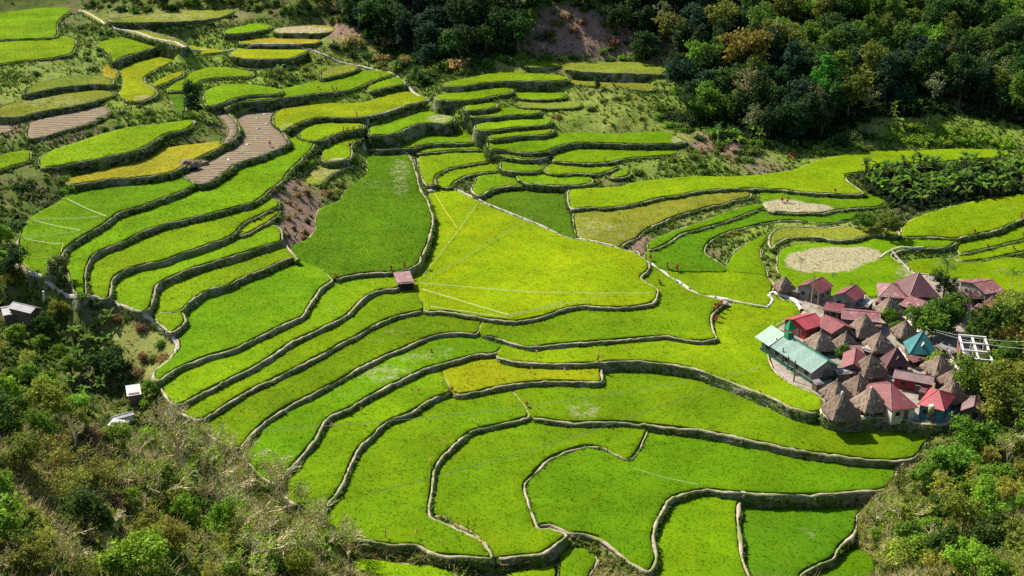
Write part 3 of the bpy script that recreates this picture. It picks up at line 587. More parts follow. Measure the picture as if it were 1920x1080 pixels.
# pixel x, pixel y, ground height
HILL_Z = [(200,700,3.5),(120,640,4.5),(50,590,7.5),(240,745,.5),(0,650,6.5),(150,740,1.5),(60,700,5.0),(300,660,6.5),(250,600,8.5),(180,580,11.0),(20,530,13.5),(0,590,9),
          (60,545,12),(130,565,12.5),(0,470,15.5),(270,760,1.0),(330,800,2.5),(200,640,5.5),(290,620,8.2),
          (1900,700,2.6),(1900,600,3.4),(1880,780,1.5),(1840,640,4.6),(1800,700,4.9),(1780,780,3.8),(1740,800,3.2),(1860,720,3.2),
          (1450,640,4.6),(1480,700,4.7),(1560,780,4.5),(1640,775,4.6),(1700,780,4.4),(1500,600,5.0),(1560,620,5.0),(1640,700,5.0),(1700,640,5.2),(1640,600,5.3),(1560,560,5.3),(1500,556,5.2),
          (1700,580,5.3),(1760,600,5.3),(1760,700,5.0),(1800,560,5.0),(1860,570,4.6),(1650,640,5.2),(1600,660,5.0),(1720,730,4.8),(1600,740,4.8),
          (1650,345,6.6),(1750,330,6.8),(1850,325,6.6),(1700,380,5.6),(1800,360,6.0),(1880,350,6.2),(1660,400,5.6),(1690,420,5.5),
          (1200,310,9),(1250,320,8.4),(1300,305,9),(1350,310,8.6),(1400,290,9.2),(1150,220,16),(1050,190,18),(1200,240,14),(1330,240,13)]
HILL_W = [(0,-10,90),(-60,-10,88),(60,-10,86),(0,20,70),(0,40,55),(-40,60,50),(40,60,40),(60,100,22),(0,90,20),(0,120,8),(30,130,3),(-300,100,40),(-300,300,30),(300,100,20),(300,300,16),
          (-120,480,52),(0,480,80),(120,480,86),(240,480,84),(-250,480,60),(-200,640,120),(0,640,150),(250,640,165),(0,950,250),(300,950,260),(-300,950,250),(300,400,45),(-300,420,36)]
# ------------------------------------------------------------------ terrace outlines in the world
STEP = .8
W = {}
for k, (kind, z, col, outl, lab) in TER.items():
    a = np.array(outl, float)
    p = at(a[:, 0], a[:, 1], z)
    area = .5 * np.sum(p[:, 0] * np.roll(p[:, 1], -1) - np.roll(p[:, 0], -1) * p[:, 1])
    if area < 0: p = p[::-1]
    W[k] = resample(p, STEP, 2)
KEYS = list(TER)
ZT = {k: TER[k][1] for k in KEYS}

# ------------------------------------------------------------------ hillside: radial interpolation through terrace edges and hill points
cp = []
for k in KEYS:
    q = W[k][::6]
    cp.append(np.column_stack([q[:, 0], q[:, 1], np.full(len(q), ZT[k] - .35)]))
h = np.array(HILL_D, float); cp.append(at_d(h[:, 0], h[:, 1], h[:, 2]))
h = np.array(HILL_Z, float); cp.append(at(h[:, 0], h[:, 1], np.array([lev(z) for z in h[:, 2]])))
h = np.array(HILL_F, float); zf = at_d(h[:, 0], h[:, 1], h[:, 2])[:, 2]; cp.append(at(h[:, 0], h[:, 1], np.array([lev(z) for z in zf])))
cp.append(np.array(HILL_W, float))
cp = np.vstack(cp)
_, iu = np.unique(np.round(cp[:, :2] / 1.2), axis=0, return_index=True); cp = cp[iu]
n = len(cp)
D = np.linalg.norm(cp[:, None, :2] - cp[None, :, :2], axis=2)
A = np.zeros((n + 3, n + 3)); A[:n, :n] = -D + np.eye(n) * .6 * -1.0
A[:n, n] = 1; A[:n, n + 1:] = cp[:, :2] / 100; A[n, :n] = 1; A[n + 1:, :n] = cp[:, :2].T / 100
# regularised so neighbouring terraces of different height do not ring
A[:n, :n] = -(D) - np.eye(n) * .0 + np.eye(n) * 0
A[:n, :n] += np.eye(n) * 1.2
WGT = np.linalg.solve(A, np.concatenate([cp[:, 2], np.zeros(3)]))

def rbf(P):
    out = np.empty(len(P))
    for i in range(0, len(P), 4000):
        q = P[i:i + 4000]
        d = np.linalg.norm(q[:, None, :] - cp[None, :, :2], axis=2)
        out[i:i + 4000] = -d @ WGT[:n] + WGT[n] + q[:, 0] / 100 * WGT[n + 1] + q[:, 1] / 100 * WGT[n + 2]
    return out

xs = np.concatenate([np.arange(-420, -235, 10), np.arange(-235, 235, 1.25), np.arange(235, 430, 10)])
ys = np.concatenate([np.arange(-20, 70, 5), np.arange(70, 430, 1.25), np.arange(430, 1000, 8)])
GX, GY = np.meshgrid(xs, ys)
GP = np.column_stack([GX.ravel(), GY.ravel()])
GZ = rbf(GP)
inside_any = np.zeros(len(GP), bool)
rough = vnoise(GP[:, 0] / 9, GP[:, 1] / 9, 1) * .8 + vnoise(GP[:, 0] / 3.1, GP[:, 1] / 3.1, 2) * .35
lim = np.full(len(GP), 1e9)
for k in KEYS:
    m = in_poly(GP, W[k])
    inside_any |= m
    lim[m] = np.minimum(lim[m], ZT[k] - .55)
edge = np.ones(len(GP))
GZ = np.where(inside_any, np.minimum(GZ, lim), GZ)
# roughness only away from the terraces
shape = GX.shape
ins = inside_any.reshape(shape).astype(float)
blur = ins.copy()
for _ in range(3):
    b = blur.copy()
    b[1:] = np.maximum(b[1:], blur[:-1]); b[:-1] = np.maximum(b[:-1], blur[1:])
    b[:, 1:] = np.maximum(b[:, 1:], blur[:, :-1]); b[:, :-1] = np.maximum(b[:, :-1], blur[:, 1:])
    blur = b
free = (1 - blur).ravel()
GZ = GZ + rough * (.25 + .75 * free) * (~inside_any)
ZG = GZ.reshape(shape)

def ground(P):
    """height of the hillside (not of the terraces) at world x, y"""
    P = np.atleast_2d(P)
    ix = np.clip(np.searchsorted(xs, P[:, 0]) - 1, 0, len(xs) - 2)
    iy = np.clip(np.searchsorted(ys, P[:, 1]) - 1, 0, len(ys) - 2)
    fx = np.clip((P[:, 0] - xs[ix]) / (xs[ix + 1] - xs[ix]), 0, 1); fy = np.clip((P[:, 1] - ys[iy]) / (ys[iy + 1] - ys[iy]), 0, 1)
    return (ZG[iy, ix] * (1 - fx) + ZG[iy, ix + 1] * fx) * (1 - fy) + (ZG[iy + 1, ix] * (1 - fx) + ZG[iy + 1, ix + 1] * fx) * fy

TS = .5
tx0, ty0 = -235.0, 60.0
tgx, tgy = np.meshgrid(np.arange(tx0, 235, TS), np.arange(ty0, 470, TS))
TG = np.column_stack([tgx.ravel(), tgy.ravel()])
TTOP = ground(TG); TIN = np.zeros(len(TG), bool)
for k in KEYS:
    m = in_poly(TG, W[k]); TIN |= m; TTOP[m] = np.maximum(TTOP[m], ZT[k])
TTOP = TTOP.reshape(tgx.shape); TIN = TIN.reshape(tgx.shape)

def cell(P):
    return (np.clip(((P[:, 1] - ty0) / TS + .5).astype(int), 0, TTOP.shape[0] - 1), np.clip(((P[:, 0] - tx0) / TS + .5).astype(int), 0, TTOP.shape[1] - 1))

def top_z(P): return TTOP[cell(np.atleast_2d(P))]
def on_terrace(P): return TIN[cell(np.atleast_2d(P))]

def hit(px, py, lift=0.0):
    """where the sight line through a pixel first meets terrace or hillside (+lift)"""
    px = np.atleast_1d(np.asarray(px, float)); py = np.atleast_1d(np.asarray(py, float))
    d = ray(px, py); res = np.zeros((len(px), 3)); idx = np.arange(len(px))
    for t in np.arange(60, 640, .5):
        if not len(idx): break
        p = d[idx] * t; p[:, 2] += CAM_H
        g = top_z(p[:, :2]) + lift
        m = p[:, 2] <= g
        if m.any():
            res[idx[m]] = p[m]; res[idx[m], 2] = g[m] - lift; idx = idx[~m]
    return res

def pxy(px, py): return hit([px], [py])[0]

iq = np.arange(len(ys) - 1)[:, None] * len(xs) + np.arange(len(xs) - 1)[None, :]
quads = np.stack([iq, iq + 1, iq + 1 + len(xs), iq + len(xs)], -1).reshape(-1, 4)
GV = np.column_stack([GP, GZ])
gpx, gpy, gdep = to_px(GV)
def blob_attr(blobs):
    v = np.zeros(len(GV))
    for (x, y, rx, ry, a) in blobs:
        d = ((gpx - x) / rx) ** 2 + ((gpy - y) / ry) ** 2
        v = np.maximum(v, a * np.clip(1.4 - d, 0, 1))
    return v
SOIL = [(1060,60,90,45,1.3),(1150,70,60,45,.9),(1250,90,40,50,.8),(1350,262,70,20,1.2),(1400,270,60,30,1.0),(120,130,60,22,.9),(170,110,40,30,.9),(700,55,140,16,.8),
        (265,620,60,50,1.0),(285,660,40,40,1.0),(220,585,60,30,.9),(545,370,60,40,1.0),(570,430,50,50,1.1),(1665,600,110,100,1.3),(1560,680,110,100,1.2),(1720,700,110,90,1.3),
        (1800,700,50,70,1.3),(350,310,30,25,1.2),(1210,465,30,20,1.4),(130,235,60,40,.6),(640,60,60,20,.9),(1420,300,60,30,.8),(480,220,40,30,1.0)]
GRASS = [(1150,220,120,45,1.1),(1120,140,160,20,1.0),(280,200,80,20,.8),(100,180,140,30,1.0),(600,120,80,30,.9),(330,32,130,18,1.0),(1000,180,110,30,.8),(1230,250,80,30,1.0),
         (1000,120,120,14,.9),(1740,240,110,40,1.2),(620,330,60,40,.8),(1400,420,80,40,.9),(1550,435,110,22,1.0),(1480,480,50,60,.9),(270,630,75,75,1.3),(1290,400,120,30,.8),
         (650,110,60,40,.8),(230,590,60,35,1.1),(60,190,80,30,.9)]
LUSH = [(260,140,240,90,.8),(560,170,200,70,.9),(960,220,170,80,.9),(1480,450,130,60,.9),(300,200,120,40,.8),(820,260,120,50,.9),(640,310,60,50,.8),(1260,320,160,30,.7),(1790,250,130,40,1.3),(1560,290,160,25,.8),(480,80,140,30,.8),(60,160,90,50,.6),(1720,470,80,40,1.0),(1240,200,120,60,.6)]
me = mesh_np('terrain', GV, quads, [MAT['terrain']], smooth=True, attrs=dict(soil=blob_attr(SOIL), grass=blob_attr(GRASS), lush=blob_attr(LUSH)))
tag(obj('terrain', me), 'rough scrubby hillside between and around the rice terraces', kind='structure')

# ------------------------------------------------------------------ crops, walls and rims
def tri_inside(P, poly):
    return P[in_poly(P, poly)]

def make_sheet(poly, step):
    lo, hi = poly.min(0), poly.max(0)
    gx, gy = np.meshgrid(np.arange(lo[0], hi[0], step), np.arange(lo[1], hi[1], step))
    g = np.column_stack([gx.ravel(), gy.ravel()]) + rng.uniform(-.3, .3, (gx.size, 2)) * step
    g = g[in_poly(g, poly)]
    nb = len(poly)
    vs = [Vector((float(a), float(b))) for a, b in np.vstack([poly, g])]
    r = delaunay_2d_cdt(vs, [(i, (i + 1) % nb) for i in range(nb)], [], 1, 1e-4)
    v = np.array([[p.x, p.y] for p in r[0]]); f = np.array([t for t in r[2] if len(t) == 3], np.int32)
    e = np.vstack([f[:, [0, 1]], f[:, [1, 2]], f[:, [2, 0]]])
    es = np.sort(e, 1); u, inv, cnt = np.unique(es, axis=0, return_inverse=True, return_counts=True)
    be = e[cnt[inv.ravel()] == 1]
    return v, f, be

WEEDV, WEEDN, WEEDR = [], [], []          # places for weeds on wall faces
RIMPTS = {}
KNAME = dict(rice='rice_terrace', till='tilled_terrace', scrub='grassy_terrace', yard='village_terrace')
for k in KEYS:
    kind, z, col, outl, lab = TER[k]
    P = W[k][:, :2]; nP = len(P)
    t = np.roll(P, -1, 0) - np.roll(P, 1, 0); t /= np.linalg.norm(t, axis=1)[:, None] + 1e-9
    nr = np.column_stack([t[:, 1], -t[:, 0]])
    probe = P + nr * 1.0
    zo = np.full(nP, -1e9); rank = np.full(nP, -1)
    for j, kk in enumerate(KEYS):
        if kk == k: continue
        m = in_poly(probe, W[kk]) & (ZT[kk] > zo)
        zo[m] = ZT[kk]; rank[m] = j
    none = zo < -1e8
    zo[none] = np.minimum(ground(probe[none] + nr[none] * .6), z + .1) if none.any() else zo[none]
    # covered by a higher terrace at the edge itself?
    cov = np.zeros(nP, bool)
    for kk in KEYS:
        if kk != k and ZT[kk] > z + .05: cov |= in_poly(P - nr * .25, W[kk])
    drop = z - zo
    wall = (drop > .22) & ~cov
    me_i = KEYS.index(k)
    bund = (~wall) & ~cov & (np.abs(drop) <= .30) & ((rank > me_i) | none)
    # close one and two sample holes
    for arr in (wall,):
        f = np.roll(arr, 1) & np.roll(arr, -1); arr |= f & ~cov
    soft = np.convolve(np.concatenate([drop[-3:], drop, drop[:3]]), np.ones(5) / 5, 'same')[3:-3]
    drop = np.clip(np.where(wall, np.maximum(soft, .35), drop), -1, 7)
    root = empty(KNAME[kind], (float(P[:, 0].mean()), float(P[:, 1].mean()), z))
    tag(root, lab, 'terrace' if kind != 'yard' else 'village yard', 'stepped rice terraces' if kind == 'rice' else None)
    org = np.array([P[:, 0].mean(), P[:, 1].mean(), z])
    # ---- crop sheet
    far = P[:, 1].mean()
    inset = np.where(wall, .62, np.where(bund, .3, 0.0))
    inset = np.convolve(np.concatenate([inset[-2:], inset, inset[:2]]), np.ones(3) / 3, 'same')[2:-2]
    Q = P - nr * inset[:, None]
    ok = np.ones(nP, bool)
    v, f, be = make_sheet(Q[::1], 1.3)
    hcrop = .34 if kind == 'rice' else (.12 if kind == 'scrub' else .05 if kind == 'till' else 0.0)
    zz = z + hcrop + vnoise(v[:, 0] / 2.2, v[:, 1] / 2.2, 3) * (.09 if kind != 'till' else .05) + vnoise(v[:, 0] / 7, v[:, 1] / 7, 5) * .06
    V = np.column_stack([v, zz])
    nb = len(V)
    bi = np.unique(be); low = V[bi].copy(); low[:, 2] = z - .5
    remap = -np.ones(nb, int); remap[bi] = nb + np.arange(len(bi))
    sk = np.column_stack([be[:, 0], remap[be[:, 0]], remap[be[:, 1]], be[:, 1]])
    V = np.vstack([V, low])
    rnd = np.full(len(V), .42)
    F3, F4 = f, sk
    dens = {'rice': 6.0, 'scrub': 3.0, 'till': 0.25, 'yard': .12}[kind] * (1.0 if far < 280 else .7)
    lo, hi = Q.min(0), Q.max(0)
    nt_ = int(dens * (hi[0] - lo[0]) * (hi[1] - lo[1]))
    g = rng.uniform(lo, hi, (nt_, 2)); g = g[in_poly(g, Q)]
    m_ = len(g)
    # ragged edge: blades lean out over the rim as well
    sc = 1.0 if far < 250 else 1.3
    ang = rng.uniform(0, 2 * np.pi, (m_, 3)); hgt = rng.uniform(.10, .24, (m_, 3)) * (.6 if kind in ('till', 'yard') else 1) * (1.25 if kind == 'scrub' else 1)
    wid = rng.uniform(.05, .11, (m_, 3)) * sc; lean = rng.uniform(.08, .26, (m_, 3))
    cx = g[:, None, 0] + rng.normal(0, .1, (m_, 3)); cy = g[:, None, 1] + rng.normal(0, .1, (m_, 3))
    def sheet_z(x, y): return z + hcrop + vnoise(x / 2.2, y / 2.2, 3) * (.09 if kind != 'till' else .05) + vnoise(x / 7, y / 7, 5) * .06
    cz = sheet_z(cx.ravel(), cy.ravel()).reshape(m_, 3) - .06
    a = np.stack([cx - np.sin(ang) * wid, cy + np.cos(ang) * wid, cz], -1)
    b = np.stack([cx + np.sin(ang) * wid, cy - np.cos(ang) * wid, cz], -1)
    c = np.stack([cx + np.cos(ang) * lean, cy + np.sin(ang) * lean, cz + hgt], -1)
    TV = np.stack([a, b, c], 2).reshape(-1, 3)
    tb = len(V)
    TF = tb + np.arange(len(TV)).reshape(-1, 3)
    rr = np.repeat(np.clip(rng.normal(.5, .16, m_), 0, 1), 9)
    V = np.vstack([V, TV]); rnd = np.concatenate([rnd, rr])
    dry = np.zeros(len(V))
    if k in DRY:
        qx, qy, _ = to_px(V)
        for (x, y, rx, ry, am) in DRY[k]:
            d = ((qx - x) / rx) ** 2 + ((qy - y) / ry) ** 2
            dry = np.maximum(dry, am * np.clip(1.5 - d, 0, 1))
    cname = {'rice': 'rice_crop', 'scrub': 'grass_cover', 'till': 'tilled_soil', 'yard': 'paved_yard'}[kind]
    me = mesh_np(cname, V - org, [np.vstack([F3, TF]), F4], [MAT[{'till': 'till', 'yard': 'yard'}.get(kind, 'rice')], MAT['blades']], midx=np.concatenate([np.zeros(len(F3)), np.ones(len(TF)), np.zeros(len(F4))]), attrs=dict(rnd=rnd, dry=dry))
    o = obj(cname, me, root)
    cc = np.array(RICE[col]) * rng.uniform(.88, 1.10) * np.array([rng.uniform(.90, 1.12), 1, 1])
    o.color = (*cc, 1)
    # ---- rim and wall strips
    RV, RF, WV, WF = [], [], [], []
    flag = wall | bund
    if flag.any():
        idx = np.arange(nP)
        start = 0
        if not flag.all():
            start = int(np.nonzero(~flag)[0][0])
        order = (idx + start) % nP
        runs, cur = [], []
        for i in order:
            if flag[i]: cur.append(i)
            elif cur: runs.append(cur); cur = []
        if cur: runs.append(cur)
        if flag.all(): runs = [list(range(nP)) + [0]]
        for run in runs:
            if len(run) < 3: continue
            run = np.array(run); L = len(run)
            p, nn, dr, isw = P[run], nr[run], drop[run], wall[run]
            s = np.arange(L) * STEP + hash(k) % 1000 * 0
            w_in = np.where(isw, np.clip(.24 + .22 * dr, .28, .48 if z < 7 else .34), .24) + vnoise(s / 3, s * 0 + me_i, 4) * .13 + rng.normal(0, .05, L)
            hh = np.where(isw, np.clip(.10 + .1 * dr, .12, .22), .12) + vnoise(s / 1.7, s * 0 + me_i * 3.1, 6) * .12 + rng.normal(0, .05, L)
            oo = np.where(isw, 0.02, .12) + vnoise(s / 2.3, s * 0 + me_i * 1.7, 8) * .16 + rng.normal(0, .04, L)
            prof = [(-w_in, np.full(L, -.3)), (-w_in + .05, hh - .05), (-w_in * .5, hh + .03), (oo - .06, hh), (oo + .02, hh - .16)]
            if not isw.all():
                prof.append((oo + .06, np.where(isw, hh - .25, -.4)))
            base = len(RV) and sum(len(x) for x in RV)
            arr = []
            for off, hz in prof:
                arr.append(np.column_stack([p + nn * off[:, None], z + hz]))
            arr = np.stack(arr, 1)                       # L, m, 3
            mprof = arr.shape[1]
            ii = np.arange(L - 1)
            F = np.vstack([np.column_stack([ii * mprof + q, (ii + 1) * mprof + q, (ii + 1) * mprof + q + 1, ii * mprof + q + 1]) for q in range(mprof - 1)])
            RV.append(arr.reshape(-1, 3)); RF.append(F)
            # grass along the rim
            nr_ = rng.poisson(1.7, L)
            for i in np.nonzero(nr_)[0]:
                off = rng.choice([-w_in[i] - .02, oo[i] + .02], nr_[i]) + rng.normal(0, .05, nr_[i])
                WEEDV.append(np.column_stack([p[i] + nn[i] * off[:, None] + t[run[i]] * rng.uniform(-.4, .4, (nr_[i], 1)), np.full(nr_[i], z + .12)]))
                WEEDN.append(np.tile(nn[i] * .3, (nr_[i], 1))); WEEDR.append(np.full(nr_[i], .5))
            # wall face
            if isw.any():
                m = 7
                rows = []
                for q in range(m + 1):
                    tt = q / m
                    nz = vnoise(s / 1.1, s * 0 + q * 1.9 + me_i * 7, 9) * .2 + vnoise(s / 3.5, s * 0 + q * .6 + me_i * 3, 19) * .16 + rng.normal(0, .06, L)
                    off = oo + .02 + .20 * dr * tt + nz * (q > 0)
                    rows.append(np.column_stack([p + nn * off[:, None], z + hh - .16 - (dr + .45) * tt]))
                rows = np.stack(rows, 1)
                a_ = 0
                while a_ < L:
                    if not isw[a_]: a_ += 1; continue
                    b_ = a_
                    while b_ < L and isw[b_]: b_ += 1
                    lo_, hi_ = max(0, a_ - 1), min(L, b_ + 1)
                    if hi_ - lo_ > 2:
                        kk_ = hi_ - lo_; ii = np.arange(kk_ - 1)
                        WV.append(rows[lo_:hi_].reshape(-1, 3))
                        WF.append(np.vstack([np.column_stack([ii * (m + 1) + q, (ii + 1) * (m + 1) + q, (ii + 1) * (m + 1) + q + 1, ii * (m + 1) + q + 1]) for q in range(m)]))
                    a_ = b_
                # weeds
                cnt = np.maximum(0, (dr * 3.4 + .9) * isw)
                for i in range(L):
                    c_ = rng.poisson(cnt[i])
                    if c_:
                        tt = rng.uniform(0, 1, c_) ** .8
                        off = oo[i] + .2 * dr[i] * tt + .05
                        side = rng.uniform(-.5, .5, c_) * STEP
                        tg = t[run[i]]
                        WEEDV.append(np.column_stack([p[i] + nn[i] * off[:, None] + tg * side[:, None], z + .1 - dr[i] * tt]))
                        WEEDN.append(np.tile(nn[i], (c_, 1))); WEEDR.append(np.ones(c_))
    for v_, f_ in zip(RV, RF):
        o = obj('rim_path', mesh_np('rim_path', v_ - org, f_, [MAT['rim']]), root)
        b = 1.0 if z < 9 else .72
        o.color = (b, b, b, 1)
    for v_, f_ in zip(WV, WF):
        obj('retaining_wall', mesh_np('retaining_wall', v_ - org, f_, [MAT['wall']], smooth=False), root)

# ------------------------------------------------------------------ weeds on the walls: nobody could count them
def blades(P, dirn, size, nb, up=.5, w=.35):
    """leaf triangles growing at P"""
    m = len(P)
    ang = rng.uniform(0, 2 * np.pi, (m, nb)); s = size[:, None] * rng.uniform(.6, 1.3, (m, nb))
    dx = np.cos(ang) * .7 + dirn[:, None, 0] * .7; dy = np.sin(ang) * .7 + dirn[:, None, 1] * .7
    dz = rng.uniform(-.25, 1.0, (m, nb)) * up + .1
    L = np.sqrt(dx ** 2 + dy ** 2 + dz ** 2) + 1e-6
    dx, dy, dz = dx / L, dy / L, dz / L
    qx, qy = -dy, dx
    ql = np.sqrt(qx ** 2 + qy ** 2) + 1e-6; qx, qy = qx / ql, qy / ql
    c = P[:, None, :] + rng.normal(0, .12, (m, nb, 3)) * size[:, None, None]
    hw = s * w * .5
    a = np.stack([c[..., 0] - qx * hw, c[..., 1] - qy * hw, c[..., 2]], -1)
    b = np.stack([c[..., 0] + qx * hw, c[..., 1] + qy * hw, c[..., 2]], -1)
    e = np.stack([c[..., 0] + dx * s, c[..., 1] + dy * s, c[..., 2] + dz * s], -1)
    V = np.stack([a, b, e], 2).reshape(-1, 3)
    return V, np.arange(len(V)).reshape(-1, 3)

WV_ = np.vstack(WEEDV); WN_ = np.vstack(WEEDN)
den = vnoise(WV_[:, 0] / 6, WV_[:, 1] / 6, 21) + vnoise(WV_[:, 0] / 1.6, WV_[:, 1] / 1.6, 22) * .6
farf = np.clip((WV_[:, 1] - 215) / 60, 0, 1)
WR_ = np.concatenate(WEEDR)
keep = den > (-.15 - .6 * farf)
WV_, WN_, den, WR_ = WV_[keep], WN_[keep], den[keep], WR_[keep]
Vw, Fw = blades(WV_, WN_, rng.uniform(.22, .5, len(WV_)) * (1 + .9 * farf[keep]) * WR_, 6)
me = mesh_np('wall_weeds', Vw, Fw, [MAT['grassleaf']], attrs=dict(rnd=np.repeat(rng.uniform(0, 1, len(WV_)), 18)))
o = obj('wall_weeds', me); o.color = (.095, .165, .025, 1)
tag(o, 'weeds and ferns growing out of the terrace walls', kind='stuff')
# ------------------------------------------------------------------ plant meshes
def leaf_quads(C, nrm, size, roll, elong=1.5):
    """diamond leaves centred at C with normals nrm"""
    a = np.cross(nrm, np.array([0, 0, 1.0])); l = np.linalg.norm(a, axis=1)
    a[l < 1e-3] = (1, 0, 0); a /= np.linalg.norm(a, axis=1)[:, None]
    b = np.cross(nrm, a)
    cr, sr = np.cos(roll)[:, None], np.sin(roll)[:, None]
    u = a * cr + b * sr; v = -a * sr + b * cr
    s = size[:, None]
    V = np.stack([C - u * s * elong * .5, C + v * s * .5 - u * s * .05, C + u * s * elong * .5 - nrm * s * .12, C - v * s * .5 - u * s * .05], 1).reshape(-1, 3)
    return V, np.arange(len(V)).reshape(-1, 4)

def crown_mesh(name, blobs, leaves, size, r, shell=.55, clump=7):
    """blobs (x,y,z,rx,rz); leaves sit in twig clumps spread through the outer part of each blob"""
    Cs, Ns, Ss, Rn = [], [], [], []
    vol = np.array([b[3] ** 2 * b[4] for b in blobs]) ** .72; vol /= vol.sum()
    for (x, y, z, rx, rz), vv in zip(blobs, vol):
        n = max(3, int(leaves * vv / clump))
        d = r.normal(0, 1, (n, 3)); d /= np.linalg.norm(d, axis=1)[:, None]
        rad = shell + (1 - shell) * r.uniform(0, 1, n) ** .7
        rad *= np.clip(1 + .24 * r.normal(0, 1, n), .4, 1.7)
        c = d * rad[:, None] * np.array([rx, rx, rz]) + np.array([x, y, z])
        tone = np.clip(r.normal(.5, .2, n) + .1 * r.normal(), 0, 1)
        cc = np.repeat(c, clump, 0) + r.normal(0, size * .85, (n * clump, 3))
        nn = np.repeat(d, clump, 0) * .55 + r.normal(0, .55, (n * clump, 3)) + np.array([0, 0, .55])
        nn /= np.linalg.norm(nn, axis=1)[:, None]
        Cs.append(cc); Ns.append(nn); Ss.append(size * r.uniform(.6, 1.35, n * clump)); Rn.append(np.clip(np.repeat(tone, clump) + r.normal(0, .13, n * clump), 0, 1))
    C = np.vstack(Cs); Nn = np.vstack(Ns); S = np.concatenate(Ss); rn = np.concatenate(Rn)
    V, F = leaf_quads(C, Nn, S, r.uniform(0, 6.28, len(C)))
    return mesh_np(name, V, F, [MAT['leaf']], attrs=dict(rnd=np.repeat(rn, 4)))

def tree_proto(i, h, rad, leaves, size, nb, flat=.75, low=.35, trunk_r=.2, bark='bark'):
    r = np.random.default_rng(100 + i)
    blobs, lims = [], MB()
    top = h
    lims.tube([(0, 0, -1.2), (r.normal(0, .1), r.normal(0, .1), h * .3), (r.normal(0, .3), r.normal(0, .3), h * .7)], [trunk_r, trunk_r * .75, trunk_r * .3], 6)
    for k in range(nb):
        a = k * 2.4 + r.uniform(-.5, .5)
        f = (k + .5) / nb
        zz = h * (low + (1 - low) * (f ** .8)) - rad * .25
        rr = rad * (.8 - .5 * abs(f - .45)) * r.uniform(.3, 1.4) if k < nb - 1 else rad * .15
        br = rad * r.uniform(.2, .58)
        x, y = math.cos(a) * rr, math.sin(a) * rr
        blobs.append((x, y, zz, br, br * flat * r.uniform(.7, 1.1)))
        lims.tube([(0, 0, max(.3, zz * .55)), (x * .5, y * .5, zz * .8), (x, y, zz)], [trunk_r * .45, trunk_r * .3, trunk_r * .08], 4, False)
    cm = crown_mesh('crown', blobs, leaves, size, r)
    tm = bpy.data.meshes.new('trunk'); tm.from_pydata(lims.v, [], lims.f); tm.materials.append(MAT[bark]); tm.update()
    return cm, tm

def twig_proto(i, h, spread, depth=5, leaves=0, rad=.13, mat='palebark'):
    """bare branching tree; the fine twigs are their own mesh"""
    r = np.random.default_rng(300 + i); big, fine = MB(), MB(); tips = []
    def grow(p, d, L, w, n):
        q = p + d * L * .5 + Vector(r.normal(0, .06, 3)) * L; e = q + (d + Vector(r.normal(0, .16, 3))).normalized() * L * .5
        (big if n > depth - 2 else fine).tube([p, q, e], [w, w * .86, w * .72], 5 if n > depth - 2 else 3, False)
        if n <= 1: tips.append(e)
        if n == 0: return
        for _ in range(3 if n > 1 else 2):
            nd = (d + Vector(r.normal(0, spread, 3)) + Vector((0, 0, .16))).normalized()
            grow(p + (e - p) * r.uniform(.5, 1.0), nd, L * r.uniform(.62, .85), w * .70, n - 1)
    grow(Vector((0, 0, -.8)), Vector((r.normal(0, .1), r.normal(0, .1), 1)).normalized(), h * .33, rad, depth)
    out = []
    for nm, m in (('trunk', big), ('twigs', fine)):
        me = bpy.data.meshes.new(nm); me.from_pydata(m.v, [], m.f); me.materials.append(MAT[mat]); me.update(); out.append(me)
    if leaves:
        T_ = np.array([tuple(t) for t in tips]); C = T_[r.integers(0, len(T_), leaves)] + r.normal(0, .22, (leaves, 3))
        nn = r.normal(0, .6, (leaves, 3)) + np.array([0, 0, .8]); nn /= np.linalg.norm(nn, axis=1)[:, None]
        V, F = leaf_quads(C, nn, r.uniform(.1, .2, leaves), r.uniform(0, 6.28, leaves))
        out.append(mesh_np('crown', V, F, [MAT['leaf']], attrs=dict(rnd=np.repeat(r.uniform(0, 1, leaves), 4))))
    return out

def bush_proto(i, rad, leaves, size, flat=.7, nb=6):
    r = np.random.default_rng(500 + i); blobs = []
    for k in range(nb):
        a = r.uniform(0, 6.28); rr = rad * .6 * math.sqrt(r.uniform(0, 1)); br = rad * r.uniform(.35, .65)
        blobs.append((math.cos(a) * rr, math.sin(a) * rr, br * flat * r.uniform(.5, 1.1), br, br * flat))
    cm = crown_mesh('foliage', blobs, leaves, size, r)
    m = MB()
    for k in range(5):
        a = r.uniform(0, 6.28); m.tube([(0, 0, -.4), (math.cos(a) * rad * .5, math.sin(a) * rad * .5, rad * .7)], [.05, .02], 4, False)
    tm = bpy.data.meshes.new('stems'); tm.from_pydata(m.v, [], m.f); tm.materials.append(MAT['bark']); tm.update()
    return cm, tm

def arch_leaf(V, F, Rn, base, az, elev, L, wid, droop, r, seg=7, fold=.25, tone=.5, taper=True):
    """one long arching blade"""
    b = len(V); p = np.array(base, float); e = elev
    for s in range(seg + 1):
        f = s / seg
        w = wid * (math.sin(math.pi * min(1, f * .92 + .08)) ** .6 if taper else (1 - f * .85)) * .5
        dirh = np.array([math.cos(az), math.sin(az), 0]); side = np.array([-math.sin(az), math.cos(az), 0])
        up = np.array([0, 0, 1.0])
        V += [p + side * w + up * w * fold, p.copy(), p - side * w + up * w * fold]
        Rn += [tone] * 3
        p = p + (dirh * math.cos(e) + up * math.sin(e)) * L / seg
        e -= droop / seg * (.5 + f)
    for s in range(seg):
        q = b + s * 3
        F += [(q, q + 3, q + 4, q + 1), (q + 1, q + 4, q + 5, q + 2)]

